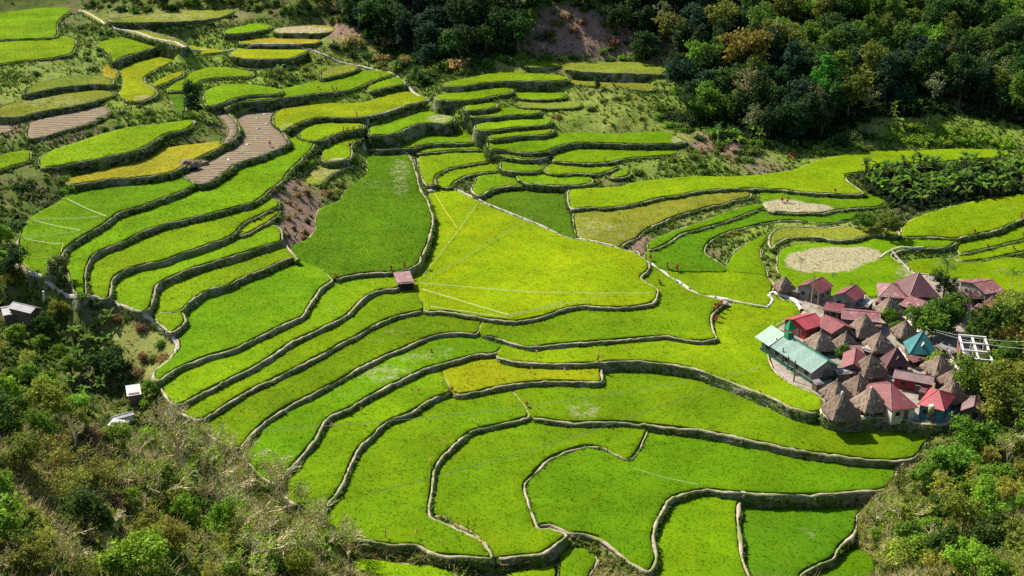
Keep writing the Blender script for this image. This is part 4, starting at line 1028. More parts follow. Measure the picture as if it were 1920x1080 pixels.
def banana_proto(i):
    r = np.random.default_rng(700 + i); V, F, Rn = [], [], []
    h = 1.5 + r.uniform(0, .9)
    n = 8
    for k in range(n):
        arch_leaf(V, F, Rn, (0, 0, h - .1), k * 2.4 + r.uniform(-.5, .5), r.uniform(.35, 1.4), r.uniform(1.3, 2.4), r.uniform(.5, .85), r.uniform(1.2, 2.5), r, tone=r.uniform(.2, 1))
    me = mesh_np('fronds', np.array(V), np.array(F), [MAT['leaf']], attrs=dict(rnd=Rn))
    m = MB(); m.tube([(0, 0, -.4), (0, 0, h * .5), (0, 0, h + .1)], [.17, .14, .08], 7)
    for k in range(3):
        a = r.uniform(0, 6.28); m.tube([(.1 * math.cos(a), .1 * math.sin(a), h * .9), (.4 * math.cos(a), .4 * math.sin(a), h * .55), (.42 * math.cos(a), .42 * math.sin(a), .4)], [.05, .06, .03], 4, False)
    tm = bpy.data.meshes.new('stem'); tm.from_pydata(m.v, [], m.f); tm.materials.append(MAT['wood']); tm.update()
    return me, tm

def palm_proto(i, h, nf, L, leaflet=.5, curve=.5, tr=.14):
    r = np.random.default_rng(800 + i); V, F, Rn = [], [], []
    cx, cy = r.normal(0, .25, 2)
    for k in range(nf):
        az = k * 2.4; e = r.uniform(-.1, 1.25); p = np.array([cx, cy, h]); ee = e; tone = r.uniform(.2, .9)
        dr = r.uniform(.9, 1.7)
        S = 11
        for s in range(S):
            f = s / S
            dirv = np.array([math.cos(az) * math.cos(ee), math.sin(az) * math.cos(ee), math.sin(ee)])
            side = np.array([-math.sin(az), math.cos(az), 0])
            q = p + dirv * L / S
            if s > 0:
                for sg in (-1, 1):
                    b = len(V); l = leaflet * math.sin(math.pi * (.12 + f * .82)) ** .7
                    tip = p + dirv * l * .45 + side * sg * l * .8 - np.array([0, 0, l * .45])
                    V += [p, q - dirv * L / S * .25, tip]; Rn += [tone] * 3; F.append((b, b + 1, b + 2))
            p = q; ee -= dr / S
    me = mesh_np('fronds', np.array(V), np.array(F), [MAT['leaf']], attrs=dict(rnd=Rn))
    m = MB(); m.tube([(0, 0, -.5), (cx * .2, cy * .2, h * .4), (cx, cy, h + .1)], [tr * 1.25, tr, tr * .75], 8)
    tm = bpy.data.meshes.new('trunk'); tm.from_pydata(m.v, [], m.f); tm.materials.append(MAT['palebark' if tr < .1 else 'bark']); tm.update()
    return me, tm

def ti_proto(i):
    r = np.random.default_rng(900 + i); V, F, Rn = [], [], []
    m = MB()
    for s in range(2):
        h = r.uniform(.8, 1.25) if s == 0 else r.uniform(.4, .7)
        x, y = (0, 0) if s == 0 else r.normal(0, .16, 2)
        m.tube([(x * .4, y * .4, -.2), (x, y, h)], [.03, .022], 5, False)
        for k in range(13):
            arch_leaf(V, F, Rn, (x, y, h - .22 + .02 * k), k * 2.4, r.uniform(.3, 1.2), r.uniform(.4, .6), .15, r.uniform(.6, 1.7), r, seg=3, tone=r.uniform(.1, 1))
    me = mesh_np('leaf_rosette', np.array(V), np.array(F), [MAT['redleaf']], attrs=dict(rnd=Rn))
    tm = bpy.data.meshes.new('stem'); tm.from_pydata(m.v, [], m.f); tm.materials.append(MAT['wood']); tm.update()
    return me, tm

FAR = [tree_proto(0, 11, 4.6, 2600, .52, 11), tree_proto(1, 9, 4.0, 2200, .5, 9, .7), tree_proto(2, 13, 4.2, 2600, .5, 13, .8, .3),
       tree_proto(3, 12, 5.2, 2900, .55, 12, .6, .5), tree_proto(4, 8, 3.4, 1700, .46, 8, .85), tree_proto(5, 14, 3.2, 2000, .48, 12, .9, .3)]
SPARSE = [tree_proto(6, 11, 4.2, 700, .42, 10, .7, .35, .17, 'palebark'), tree_proto(7, 9, 3.6, 560, .40, 9, .8, .3, .14, 'palebark')]
NEAR = [tree_proto(10, 5.0, 2.3, 4200, .21, 10, .75, .3, .1), tree_proto(11, 4.2, 2.0, 3600, .19, 9, .8, .25, .09), tree_proto(12, 6.0, 2.1, 3800, .2, 11, .85, .3, .1), tree_proto(13, 4.6, 2.6, 4400, .23, 10, .6, .4, .11)]
NEARSP = [tree_proto(14, 5.0, 2.2, 1500, .17, 10, .8, .25, .07, 'palebark'), tree_proto(15, 4.0, 1.9, 1200, .16, 9, .8, .25, .06, 'palebark')]
TWIG = [twig_proto(0, 7.5, .42, 5, 500), twig_proto(1, 6.5, .5, 5, 900), twig_proto(2, 7.0, .46, 5, 300)]
BUSH = [bush_proto(0, 1.4, 420, .28), bush_proto(1, 1.7, 520, .3, .6, 8), bush_proto(2, 1.1, 330, .25, .9, 5), bush_proto(3, 2.0, 600, .32, .55, 9)]
NBUSH = [bush_proto(4, 1.3, 1500, .14), bush_proto(5, 1.6, 1900, .15, .6, 8), bush_proto(6, 1.1, 1200, .13, .9)]
BAN = [banana_proto(i) for i in range(4)]
COCO = palm_proto(0, 7.5, 20, 2.9, .75)
BETEL = [palm_proto(1, 6.0, 9, 1.5, .45, tr=.07), palm_proto(2, 5.0, 9, 1.4, .42, tr=.065), palm_proto(3, 3.2, 10, 1.5, .45, tr=.08)]
TI = [ti_proto(i) for i in range(4)]

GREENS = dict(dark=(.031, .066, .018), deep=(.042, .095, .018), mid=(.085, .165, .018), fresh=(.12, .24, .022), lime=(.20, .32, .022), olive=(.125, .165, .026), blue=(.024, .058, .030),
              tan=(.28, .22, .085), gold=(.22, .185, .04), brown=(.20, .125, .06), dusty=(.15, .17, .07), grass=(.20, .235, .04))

AVOID = [np.array(a, float) for a in ([(-30,545),(105,540),(110,610),(60,640),(-30,640)], [(228,705),(290,705),(290,770),(205,798),(200,780)])]
def put(kind, cat, label, group, loc, parts, color, scale=1.0, rz=None, sz=None, tilt=0.0, cols=None):
    e = empty(kind, (float(loc[0]), float(loc[1]), float(loc[2])), rng.uniform(0, 6.28) if rz is None else rz)
    e.scale = (scale, scale, scale * (sz or 1.0))
    if tilt: e.rotation_euler = (rng.normal(0, tilt), rng.normal(0, tilt), e.rotation_euler[2])
    tag(e, label, cat, group)
    c = np.clip(np.array(color) * rng.uniform(.82, 1.2) * (1 + rng.normal(0, .06, 3)), .004, .9)
    for me in parts:
        o = obj(me.name.split('.')[0], me, e); o.color = (*c, 1)
    return e

def pick(seq): return seq[int(rng.integers(0, len(seq)))]

def scatter_px(poly, n, mind, avoid=(), ok=None, tries=6):
    """points spread over a region of the photograph, dropped onto the hillside"""
    poly = np.array(poly, float); lo, hi = poly.min(0), poly.max(0); out = []; res = []
    c = rng.uniform(lo, hi, (n * tries * 2, 2)); c = c[in_poly(c, poly)]
    for a in list(avoid) + AVOID: c = c[~in_poly(c, np.array(a, float))]
    for p in c:
        if all((p[0] - q[0]) ** 2 + ((p[1] - q[1]) * 1.5) ** 2 > mind ** 2 for q in out):
            out.append(p)
            if len(out) >= n: break
    if not out: return np.zeros((0, 3)), np.zeros((0, 2))
    out = np.array(out); h = hit(out[:, 0], out[:, 1])
    off = ~on_terrace(h[:, :2])
    return h[off], out[off]

# ------------------------------------------------------------------ the dark forest and its edge
SOILBARE = [(990,18),(1080,12),(1150,45),(1160,100),(1090,112),(1000,108),(975,60)]
def forest(poly, n, mind, mix, label, group, smin=.8, smax=1.15, avoid=()):
    P, px = scatter_px(poly, n, mind, avoid)
    for p in P:
        protos, col, lab = mix[int(rng.choice(len(mix), p=[m[3] for m in mix]))][:3]
        put('broadleaf_tree', 'tree', lab + ' ' + label, group, p, pick(protos), GREENS[col], rng.uniform(smin, smax))
    return len(P)
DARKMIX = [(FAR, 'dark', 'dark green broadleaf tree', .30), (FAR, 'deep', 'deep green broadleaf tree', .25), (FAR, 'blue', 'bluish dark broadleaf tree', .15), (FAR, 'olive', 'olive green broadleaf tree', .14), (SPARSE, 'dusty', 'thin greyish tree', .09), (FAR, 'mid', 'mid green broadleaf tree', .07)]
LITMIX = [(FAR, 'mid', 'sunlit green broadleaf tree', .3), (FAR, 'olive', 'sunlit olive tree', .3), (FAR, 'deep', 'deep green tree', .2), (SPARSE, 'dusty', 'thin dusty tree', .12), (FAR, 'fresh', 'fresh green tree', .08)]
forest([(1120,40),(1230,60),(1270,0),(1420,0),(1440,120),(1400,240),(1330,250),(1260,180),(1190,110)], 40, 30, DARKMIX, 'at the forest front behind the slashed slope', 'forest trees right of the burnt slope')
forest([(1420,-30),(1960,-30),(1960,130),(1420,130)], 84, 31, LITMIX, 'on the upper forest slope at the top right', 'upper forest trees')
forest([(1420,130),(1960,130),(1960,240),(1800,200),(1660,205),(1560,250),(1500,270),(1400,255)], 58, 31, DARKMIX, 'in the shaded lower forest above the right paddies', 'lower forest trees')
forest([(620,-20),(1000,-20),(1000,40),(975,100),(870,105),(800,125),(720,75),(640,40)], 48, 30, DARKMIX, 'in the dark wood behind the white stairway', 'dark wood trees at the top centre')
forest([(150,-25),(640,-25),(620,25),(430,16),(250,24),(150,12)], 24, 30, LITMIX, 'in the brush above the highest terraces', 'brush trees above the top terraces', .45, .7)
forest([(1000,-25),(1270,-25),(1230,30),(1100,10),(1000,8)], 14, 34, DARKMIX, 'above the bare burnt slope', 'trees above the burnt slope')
e = pxy(1392, 150); put('flowering_tree', 'tree', 'tall tree with a golden brown flowering crown at the forest edge', None, e, FAR[3], GREENS['gold'], 1.35)
e = pxy(1365, 135); put('flowering_tree', 'tree', 'smaller golden tinged tree beside the tall flowering one', None, e, FAR[0], (.17, .16, .035), 1.1)
e = pxy(1318, 150); put('broadleaf_tree', 'tree', 'bright green wide tree left of the golden crowned one', None, e, FAR[3], GREENS['fresh'], 1.0)
e = pxy(1545, 215); put('broadleaf_tree', 'tree', 'tall bright green tree standing out of the dark forest', None, e, FAR[5], (.05, .17, .02), 1.25)
e = pxy(1395, 215); put('vine_covered_tree', 'tree', 'pale vine draped tree below the golden crowned one', None, e, SPARSE[0], (.16, .17, .07), 1.3)
e = pxy(1380, 225); put('vine_covered_tree', 'tree', 'dusty leafy tree in front of the pale vine draped one', None, e, FAR[4], GREENS['olive'], 1.1)
e = at(363, 216, 17.6); put('broadleaf_tree', 'tree', 'lone dark green tree standing among the upper left terraces', None, e, FAR[2], (.022, .062, .018), .66, sz=1.05)
e = pxy(112, 525); put('broadleaf_tree', 'tree', 'feathery grey green tree at the lower end of the stringed field', None, e, FAR[4], GREENS['dusty'], .62)
e = pxy(1120, 172); put('conifer_like_tree', 'tree', 'small dark pointed tree on the grassy slope right of centre top', None, e, FAR[5], GREENS['dark'], .38)
for x, y in ((958, 62), (1450, 118)):
    e = pxy(x, y); m = MB(); m.tube([(0, 0, -.5), (.2, 0, 6), (.1, .2, 12)], [.16, .12, .08], 6)
    r_ = empty('tall_tree', e); m.build('trunk', MAT['palebark'], r_)
    o = obj('crown', SPARSE[1][0], r_, (0, 0, 5)); o.color = (*GREENS['dusty'], 1)
    tag(r_, 'tall pale straight trunk in front of the dark wood at the top centre' if x < 1000 else 'tall pale straight trunk rising in the forest at the right', 'tree')

# ------------------------------------------------------------------ foreground hill, gully and lower right slope
NMIX = [(NEAR, 'mid', 'leafy green young tree', .2), (NEAR, 'olive', 'olive leafy young tree', .24), (NEAR, 'deep', 'dark leafy young tree', .1), (NEARSP, 'grass', 'thinly leaved pale twigged tree', .30), (NEAR, 'fresh', 'bright leafy young tree', .16)]
def near(poly, n, mind, mix, label, group, smin=.8, smax=1.3):
    P, px = scatter_px(poly, n, mind)
    for p in P:
        protos, col, lab = mix[int(rng.choice(len(mix), p=[m[3] for m in mix]))][:3]
        put('young_tree', 'tree', lab + ' ' + label, group, p, pick(protos), np.array(GREENS[col]) * (1.45, 1.3, 1.1), rng.uniform(smin, smax), tilt=.06)
near([(-20,790),(120,800),(260,850),(330,860),(420,960),(440,1100),(-20,1100)], 26, 66, NMIX, 'on the near hillside at the lower left', 'young trees on the near hillside', .45, 1.0)
near([(420,960),(560,985),(640,1010),(660,1100),(430,1100)], 7, 48, NMIX, 'at the foot of the bare twiggy trees', 'young trees under the bare twigs', .45, .75)
near([(-20,700),(110,720),(150,800),(-20,830)], 8, 50, NMIX, 'above the gully at the left edge', 'young trees above the gully', .8, 1.1)
near([(1850,840),(1940,820),(1940,1100),(1660,1100),(1690,1010),(1740,950),(1800,900)], 34, 44, NMIX, 'on the slope below the village at the lower right', 'young trees below the village', .8, 1.3)
near([(0,440),(30,520),(90,560),(130,620),(150,690),(120,760),(0,690)], 18, 40, NMIX, 'in the gully between the tin huts and the shed', 'young trees in the gully', .6, 1.0)
near([(1840,590),(1940,590),(1940,800),(1860,800),(1850,700)], 16, 42, [(NEARSP, 'tan', 'dry brownish thin tree', .4), (NEAR, 'olive', 'olive leafy tree', .3), (NEAR, 'deep', 'dark leafy tree', .3)], 'on the slope right of the village', 'trees right of the village', 1.2, 1.8)
for i, (x, y, s, l) in enumerate([(330,830,1.0,'pale twiggy tree just right of the white tin sheets'),(395,850,1.05,'pale bare tree at the crest of the near hill'),(455,880,.95,'bare twiggy tree at the end of the dark bund'),(510,930,1.05,'broad bare cream tree where the pale bund ends'),
        (560,985,1.1,'bare cream tree reaching over the paddy edge'),(610,1010,1.1,'outermost bare tree arching over the paddy'),(420,945,1.0,'bare tree with dark forked trunk in the near thicket'),(310,940,1.0,'pale twigged tree deep in the near thicket'),(180,1020,.7,'dry whitish seed headed shrub tree at the lower left'),
        (560,1060,.9,'half bare tree at the bottom edge beside the low paddy'),(470,1010,1.0,'tangle branched pale tree left of the low paddy'),(60,1085,.5,'small dry tree in the lower left corner'),
        (1648,1045,1.0,'bare branching tree at the bottom right beside the low paddy'),(1700,1010,1.1,'spreading bare tree below the curved wall end'),(1745,1050,.9,'bare grey tree among bushes at the bottom right'),(1890,880,1.0,'leafless pale tree right of the village slope'),(1640,980,.7,'small bare tree at the corner of the dark low paddy')]):
    p = pxy(x, y); put('bare_tree', 'tree', l, 'bare twiggy trees', p, TWIG[i % 3], GREENS['lime'] if i % 2 else GREENS['olive'], s, tilt=.1)
TW = [(290,790),(390,790),(455,850),(545,905),(645,965),(695,1020),(645,1090),(470,1090),(420,980),(330,900)]
P, px = scatter_px(TW, 30, 30)
for i, q in enumerate(P): put('bare_tree', 'tree', 'pale bare twiggy tree in the thicket along the lower left paddy ends', 'bare trees of the thicket', q, TWIG[i % 3], GREENS['lime'] if i % 2 else GREENS['grass'], rng.uniform(.8, 1.25), tilt=.12)
P, px = scatter_px([(-10,820),(250,830),(420,980),(430,1090),(-10,1090)], 16, 70)
for i, q in enumerate(P): put('bare_tree', 'tree', 'thin leafless tree among the bushes on the near hillside', 'bare trees on the near hillside', q, TWIG[i % 3], GREENS['grass'], rng.uniform(.35, .7), tilt=.12)
for i, (x, y) in enumerate([(196,820), (214,816), (236,806), (252,798), (230,762), (270,760)]):
    put('bush', 'bush', 'leafy bush growing against the white tin sheets in the gully', 'bushes around the white sheets', pxy(x, y), NBUSH[i % 3], GREENS[('mid', 'olive', 'lime')[i % 3]], rng.uniform(.7, 1.0))
EXTRA = [(1880,720,1.5,NEAR[0],'mid','round green tree below the unfinished house frame'),(1838,745,1.5,NEAR[3],'fresh','bright green tree at the foot of the unfinished house frame'),(1900,800,1.6,NEARSP[0],'olive','drooping olive tree right of the white edged roof'),
         (1832,852,1.25,NEAR[3],'fresh','broad glossy green tree hiding the white edged roof'),(1730,925,.9,NEAR[0],'fresh','glossy green tree next to the stone steps'),(1775,900,1.2,NEAR[3],'fresh','leafy tree below the bright red roof'),
         (1745,640,1.5,NEAR[3],'mid','dense green tree above the teal pyramid roof'),(1760,625,1.3,NEAR[0],'deep','dark green tree beside the dense one above the teal roof'),(1790,600,1.3,NEAR[1],'mid','green tree below the maroon pyramid roof'),(1768,570,1.1,NEAR[2],'deep','dark green tree under the coconut palm'),
         (1752,700,.75,NEAR[0],'lime','small yellow green tree in front of the right thatched roof'),(1636,660,.4,NEAR[1],'lime','tiny yellow green bush tree between two thatched roofs'),(1665,608,.6,NEAR[0],'fresh','yellowish tree beside the long red and white roof'),(1680,625,.6,NEAR[1],'mid','small leafy tree left of the sunken thatched roof'),
         (1577,672,.45,NEAR[2],'mid','creeper covered stump tree on a small thatched roof edge'),(1300,232,1.4,NEAR[2],'deep','dark bushy tree at the top end of the slashed slope'),(1622,430,.95,NEAR[3],'mid','olive bush tree between the two right hand paddies'),(1662,443,1.05,NEAR[0],'olive','second olive bush tree near the curved footbridge bund'),
         (284,745,.55,NEAR[0],'fresh','small rounded tree beside the shed'),(215,715,1.2,NEAR[3],'deep','round dark tree left of the shed'),(30,525,1.1,NEAR[2],'dark','dark tree above the rusty tin huts')]
for x, y, s, pr, col, l in EXTRA: put('leafy_tree', 'tree', l, None, pxy(x, y), pr, GREENS[col], s)

# ------------------------------------------------------------------ bananas and palms
def bananas(poly, n, mind, label, group, s0=.9, s1=1.3, col='fresh'):
    P, px = scatter_px(poly, n, mind)
    for p in P: put('banana_plant', 'banana plant', label, group, p, pick(BAN), GREENS[col if rng.uniform() < .65 else pick(('mid', 'fresh', 'deep'))], rng.uniform(s0, s1))
bananas([(1600,330),(1660,322),(1760,312),(1920,303),(1940,350),(1900,365),(1760,385),(1690,395),(1640,370)], 110, 9, 'banana plant in the grove between the two right hand paddies', 'banana grove on the right', .95, 1.5, 'mid')
bananas([(1300,210),(1350,200),(1420,215),(1440,270),(1370,295),(1320,270)], 16, 20, 'banana plant at the forest edge above the long right paddy', 'bananas at the forest edge')
bananas([(1660,215),(1720,200),(1740,235),(1690,250),(1650,240)], 8, 14, 'banana plant on the sunlit bank below the dark forest', 'bananas on the sunlit bank')
bananas([(120,620),(210,610),(215,680),(190,760),(130,740),(120,680)], 12, 26, 'banana plant in the gully left of the shed', 'bananas in the gully', .85, 1.2, 'mid')
bananas([(130,545),(175,555),(165,590),(135,580)], 3, 20, 'banana plant at the lower corner of the long left terrace', 'bananas by the left path', 1.1, 1.4)
bananas([(225,560),(245,556),(248,572),(225,575)], 1, 10, 'banana plant at the edge of the left terraces beside the path', None, 1.1, 1.3)
bananas([(500,125),(525,120),(540,160),(500,165)], 4, 10, 'banana like plant in the dark clump on the upper left terraces', 'bananas on the upper left', .9, 1.2, 'deep')
bananas([(100,40),(145,20),(150,70),(120,75)], 4, 12, 'broad leaved plant between the two top left paddies', 'bananas at the top left', .9, 1.2, 'mid')
bananas([(1540,545),(1560,535),(1565,550),(1545,560)], 2, 8, 'banana plant between the first two red roofed houses', 'bananas between red roofs', 1., 1.3)
p = pxy(1768, 556); put('coconut_palm', 'palm', 'tall coconut palm behind the maroon roofs', None, p, COCO, (.10, .15, .03), .95)
for i, (x, y, s, l) in enumerate([(1500,524,.75,'slender betel palm beside the dried out patch'),(1558,545,.7,'thin palm between the first two red roofs'),(1598,560,.9,'betel palm behind the second red roof'),(1520,575,.95,'palm in front of the first red roofed house'),(1533,580,.9,'yellowish palm beside the small flat red roof'),
        (1676,596,.8,'palm beside the half hidden small thatched roof'),(1893,556,.9,'dark palm at the right edge near the pink roof'),(1908,553,1.0,'second dark palm at the right edge near the purple roof'),(1738,236,1.0,'lone slender palm on the sunlit bank under the forest'),(1345,278,1.1,'palm at the forest edge beside the bare soil'),(1420,232,.9,'palm in the dark edge of the forest'),
        (1443,565,.35,'tiny palm left of the northernmost thatched hut'),(305,200,.6,'small palm on the tan bank left of the lone dark tree'),(1385,290,.9,'palm shoot at the end of the long right paddy')]):
    put('betel_palm', 'palm', l, None, pxy(x, y), BETEL[i % 3], (.06, .12, .025), s)

# ------------------------------------------------------------------ bushes on the banks
def bushes(poly, n, mind, label, group, cols, s0=.7, s1=1.2, protos=None):
    P, px = scatter_px(poly, n, mind)
    kind = 'hedge_bush' if 'hedge' in label else 'tussock' if 'tussock' in label else 'shrub' if 'shrub' in label else 'bush'  # all look-alike bushes; the label word only picks the name
    for p in P: put(kind, kind.replace('_', ' '), label, group, p, pick(protos or BUSH), GREENS[pick(cols)], rng.uniform(s0, s1))
bushes([(205,44),(440,26),(450,34),(330,66),(240,56)], 24, 11, 'dark hedge bush along the highest grassy terrace', 'hedge of the highest terrace', ['dark', 'deep', 'deep'], .7, 1.1)
bushes([(1230,180),(1300,235),(1400,262),(1520,272),(1640,250),(1640,268),(1500,290),(1350,290),(1240,235)], 34, 13, 'shrub along the lower edge of the dark forest', 'shrubs along the forest edge', ['deep', 'mid', 'olive', 'fresh', 'dark'], .9, 1.7)
bushes([(860,105),(1000,112),(1100,112),(1230,112),(1230,122),(1060,118),(980,118),(880,130)], 26, 12, 'leafy shrub in the line at the foot of the dark wood', 'shrubs at the foot of the dark wood', ['fresh', 'mid', 'deep'], .8, 1.5)
bushes([(150,30),(200,55),(220,100),(200,118),(160,120),(150,70)], 14, 12, 'dark bush on the slope beside the railed footpath', 'bushes beside the railed footpath', ['deep', 'dark', 'mid'], .7, 1.2)
bushes([(150,2),(430,2),(620,20),(640,45),(430,14),(200,26)], 40, 13, 'bright leafy shrub in the brush at the very top', 'shrubs of the top brush', ['mid', 'fresh', 'deep', 'olive'], .9, 1.9)
bushes([(1000,20),(1150,20),(1230,60),(1240,105),(1120,112),(1010,95)], 22, 18, 'scattered brown and green shrub on the burnt slope', 'shrubs on the burnt slope', ['brown', 'deep', 'brown', 'olive'], .7, 1.5)
bushes([(520,340),(560,310),(600,280),(600,330),(575,380),(590,430),(560,470),(520,440),(505,380)], 20, 16, 'brown and dark scrub bush in the gully left of the dark green paddy', 'scrub in the central gully', ['brown', 'brown', 'deep', 'tan', 'dark'], .6, 1.0)
bushes([(555,305),(585,275),(600,262),(606,280),(590,310),(560,335)], 8, 12, 'dense dark bush on the tall bank left of the small green plot', 'bushes on the tall bank', ['deep', 'dark', 'mid'], .7, 1.1)
bushes([(600,350),(660,330),(680,335),(640,380),(600,395)], 8, 14, 'tan and green bush above the dark green paddy', 'bushes above the dark green paddy', ['tan', 'olive', 'mid'], .6, 1.0)
bushes([(30,140),(180,110),(210,150),(200,180),(60,185),(30,170)], 15, 16, 'dark bush on the slope below the top left paddies', 'bushes below the top left paddies', ['deep', 'mid', 'dark', 'olive'], .7, 1.2)
bushes([(210,215),(300,195),(370,225),(300,235),(190,255),(60,265),(130,245)], 18, 16, 'green bush on the bank above the bright left terrace', 'bushes above the bright left terrace', ['mid', 'fresh', 'deep'], .6, 1.1)
bushes([(0,340),(110,330),(130,360),(60,400),(40,450),(0,450)], 12, 18, 'bush on the left slope beside the stringed field', 'bushes beside the stringed field', ['mid', 'fresh', 'deep', 'dusty'], .7, 1.2)
bushes([(480,110),(600,115),(720,140),(640,150),(560,165),(490,165)], 16, 14, 'dark bush in the clump on the upper left terraces', 'bushes in the upper left clump', ['dark', 'deep', 'olive'], .7, 1.3)
bushes([(600,75),(720,70),(860,110),(880,140),(800,165),(700,125),(600,100)], 36, 13, 'bush on the rough bank above the white stairway', 'bushes above the white stairway', ['olive', 'deep', 'dark', 'tan', 'mid'], 1.1, 2.2)
bushes([(1080,95),(1250,90),(1290,120),(1290,210),(1230,130),(1100,118)], 15, 16, 'fresh green bush at the foot of the burnt slope', 'bushes at the foot of the burnt slope', ['fresh', 'mid', 'fresh', 'blue'], .8, 1.5)
bushes([(870,190),(1010,170),(1110,160),(1240,170),(1320,230),(1250,245),(1140,210),(1060,215),(1045,240),(1030,180)], 15, 20, 'low bush on the dry grassy slope right of centre top', 'bushes on the dry grassy slope', ['olive', 'grass', 'deep', 'tan'], .45, .9)
bushes([(1170,305),(1290,290),(1380,285),(1440,310),(1300,330),(1185,335)], 14, 16, 'bush on the red planted bank above the long right paddy', 'bushes on the red planted bank', ['mid', 'olive', 'deep'], .6, 1.1)
bushes([(1440,300),(1600,275),(1790,265),(1900,280),(1790,278),(1600,286),(1500,300)], 9, 16, 'bush on the bank behind the long right paddy', 'bushes behind the long right paddy', ['deep', 'olive', 'mid'], .5, 1.0)
bushes([(1650,245),(1720,238),(1830,250),(1900,272),(1880,281),(1780,276),(1660,270)], 34, 11, 'lime green bush on the sunlit bank under the dark forest', 'lime bushes on the sunlit bank', ['lime', 'lime', 'fresh'], .9, 1.6)
bushes([(1230,425),(1330,395),(1420,372),(1440,395),(1330,425),(1250,445)], 9, 14, 'low green bush on the bank between two right of centre paddies', 'bushes between right of centre paddies', ['mid', 'grass', 'fresh'], .4, .7)
bushes([(1335,450),(1440,425),(1440,470),(1400,460),(1360,490)], 12, 16, 'rough tussock bush on the bank around the small lime paddy', 'tussocks around the small lime paddy', ['grass', 'olive', 'mid'], .4, .7)
bushes([(1430,480),(1465,480),(1465,530),(1440,530)], 6, 14, 'pale bush left of the dried out patch', 'bushes left of the dried patch', ['dusty', 'grass'], .5, .8)
bushes([(1610,430),(1690,420),(1690,445),(1620,445)], 6, 14, 'olive bush near the end of the rough grassy step', 'bushes by the rough step', ['olive', 'mid'], .7, 1.1)
bushes([(1680,400),(1740,385),(1760,390),(1700,420),(1660,410)], 8, 14, 'bush below the banana grove', 'bushes below the banana grove', ['mid', 'deep', 'dusty'], .6, 1.1)
bushes([(1440,755),(1560,780),(1760,790),(1750,812),(1560,800),(1470,775)], 15, 12, 'dark bush on the village retaining bank', 'bushes on the village bank', ['deep', 'olive', 'mid', 'brown'], .35, .6, NBUSH)
bushes([(1432,640),(1445,640),(1500,720),(1560,770),(1530,765),(1460,720)], 12, 10, 'yellowish garden bush beside the long mint roof', 'garden bushes by the mint roof', ['lime', 'grass', 'mid'], .3, .5, NBUSH)
bushes([(180,560),(300,610),(315,670),(270,720),(200,690),(170,610)], 15, 18, 'tan and green bush on the dry knoll above the shed', 'bushes on the dry knoll', ['tan', 'olive', 'brown', 'deep', 'mid'], .7, 1.1, NBUSH)
bushes([(-10,770),(200,800),(400,830),(640,1000),(660,1090),(-10,1090)], 42, 40, 'low leafy bush on the near hillside', 'low bushes on the near hillside', ['mid', 'olive', 'fresh', 'brown', 'lime'], .8, 1.3, NBUSH)
bushes([(1640,980),(1700,885),(1790,850),(1930,820),(1930,1090),(1650,1090)], 27, 34, 'low leafy bush on the slope below the village', 'low bushes below the village', ['mid', 'fresh', 'olive', 'lime'], .9, 1.4, NBUSH)
bushes([(700,1030),(800,1040),(930,1055),(1000,1060),(1060,1030),(1110,1015),(1160,1050),(1200,1080),(1130,1060),(1090,1022),(1040,1045),(960,1070),(830,1060)], 15, 14, 'leafy weed bush on the bank under the lowest long wall', 'bushes under the lowest wall', ['fresh', 'mid', 'lime'], .25, .45, NBUSH)

# ------------------------------------------------------------------ undergrowth: nobody could count it
gm = (~inside_any)
lx, ly = gpx[gm.nonzero()[0]], gpy[gm.nonzero()[0]]
gi = gm.nonzero()[0]
vis = (gpx > -330) & (gpx < 2260) & (gpy > -160) & (gpy < 1200) & gm & (GP[:, 1] > 70) & (GP[:, 1] < 470)
gi = np.nonzero(vis)[0]
soil_a = blob_attr(SOIL); grass_a = blob_attr(GRASS); lush_a = blob_attr(LUSH)
def scatter_stuff(name, label, rep, dens, size, nb, color, sel, w=.5, seedr=3.0):
    idx = np.repeat(gi, rep)
    P = GP[idx] + rng.uniform(-.65, .65, (len(idx), 2))
    patch = vnoise(P[:, 0] / seedr, P[:, 1] / seedr, hash(name) % 97 if False else len(name)) * .5 + vnoise(P[:, 0] / 11, P[:, 1] / 11, len(name) + 3) * .5
    pr = dens * np.clip(.75 + patch * 1.1, 0, 1.6) * sel[idx]
    m = rng.uniform(0, 1, len(P)) < pr
    P = P[m]; m2 = ~on_terrace(P); P = P[m2]
    z = ground(P)
    sz = rng.uniform(size[0], size[1], len(P))
    Q = np.column_stack([P, z + sz * .15])
    V, F = blades(Q, np.zeros((len(Q), 3)), sz, nb, 1.0, w)
    me = mesh_np(name, V, F, [MAT['grassleaf']], attrs=dict(rnd=np.repeat(np.clip(rng.normal(.5, .25, len(P)), 0, 1), nb * 3)))
    o = obj(name, me); o.color = (*color, 1); tag(o, label, kind='stuff')
g_sel = np.clip(grass_a, 0, 1); s_sel = np.clip(soil_a, 0, 1)
leafy = np.clip(1 - .75 * g_sel - .85 * s_sel, .04, 1)
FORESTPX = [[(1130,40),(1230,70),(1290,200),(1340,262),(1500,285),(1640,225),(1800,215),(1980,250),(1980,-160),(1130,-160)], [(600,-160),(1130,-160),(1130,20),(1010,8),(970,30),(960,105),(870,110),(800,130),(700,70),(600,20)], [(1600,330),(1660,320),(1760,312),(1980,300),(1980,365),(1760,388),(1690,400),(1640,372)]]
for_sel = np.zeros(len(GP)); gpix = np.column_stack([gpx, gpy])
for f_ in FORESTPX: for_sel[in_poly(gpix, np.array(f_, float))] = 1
nearw = np.clip((190 - GP[:, 1]) / 60, 0, 1)
scatter_stuff('undergrowth', 'dark leafy undergrowth covering the banks and hillsides', 2, .62, (.4, 1.0), 9, (.062, .11, .018), leafy, .5)
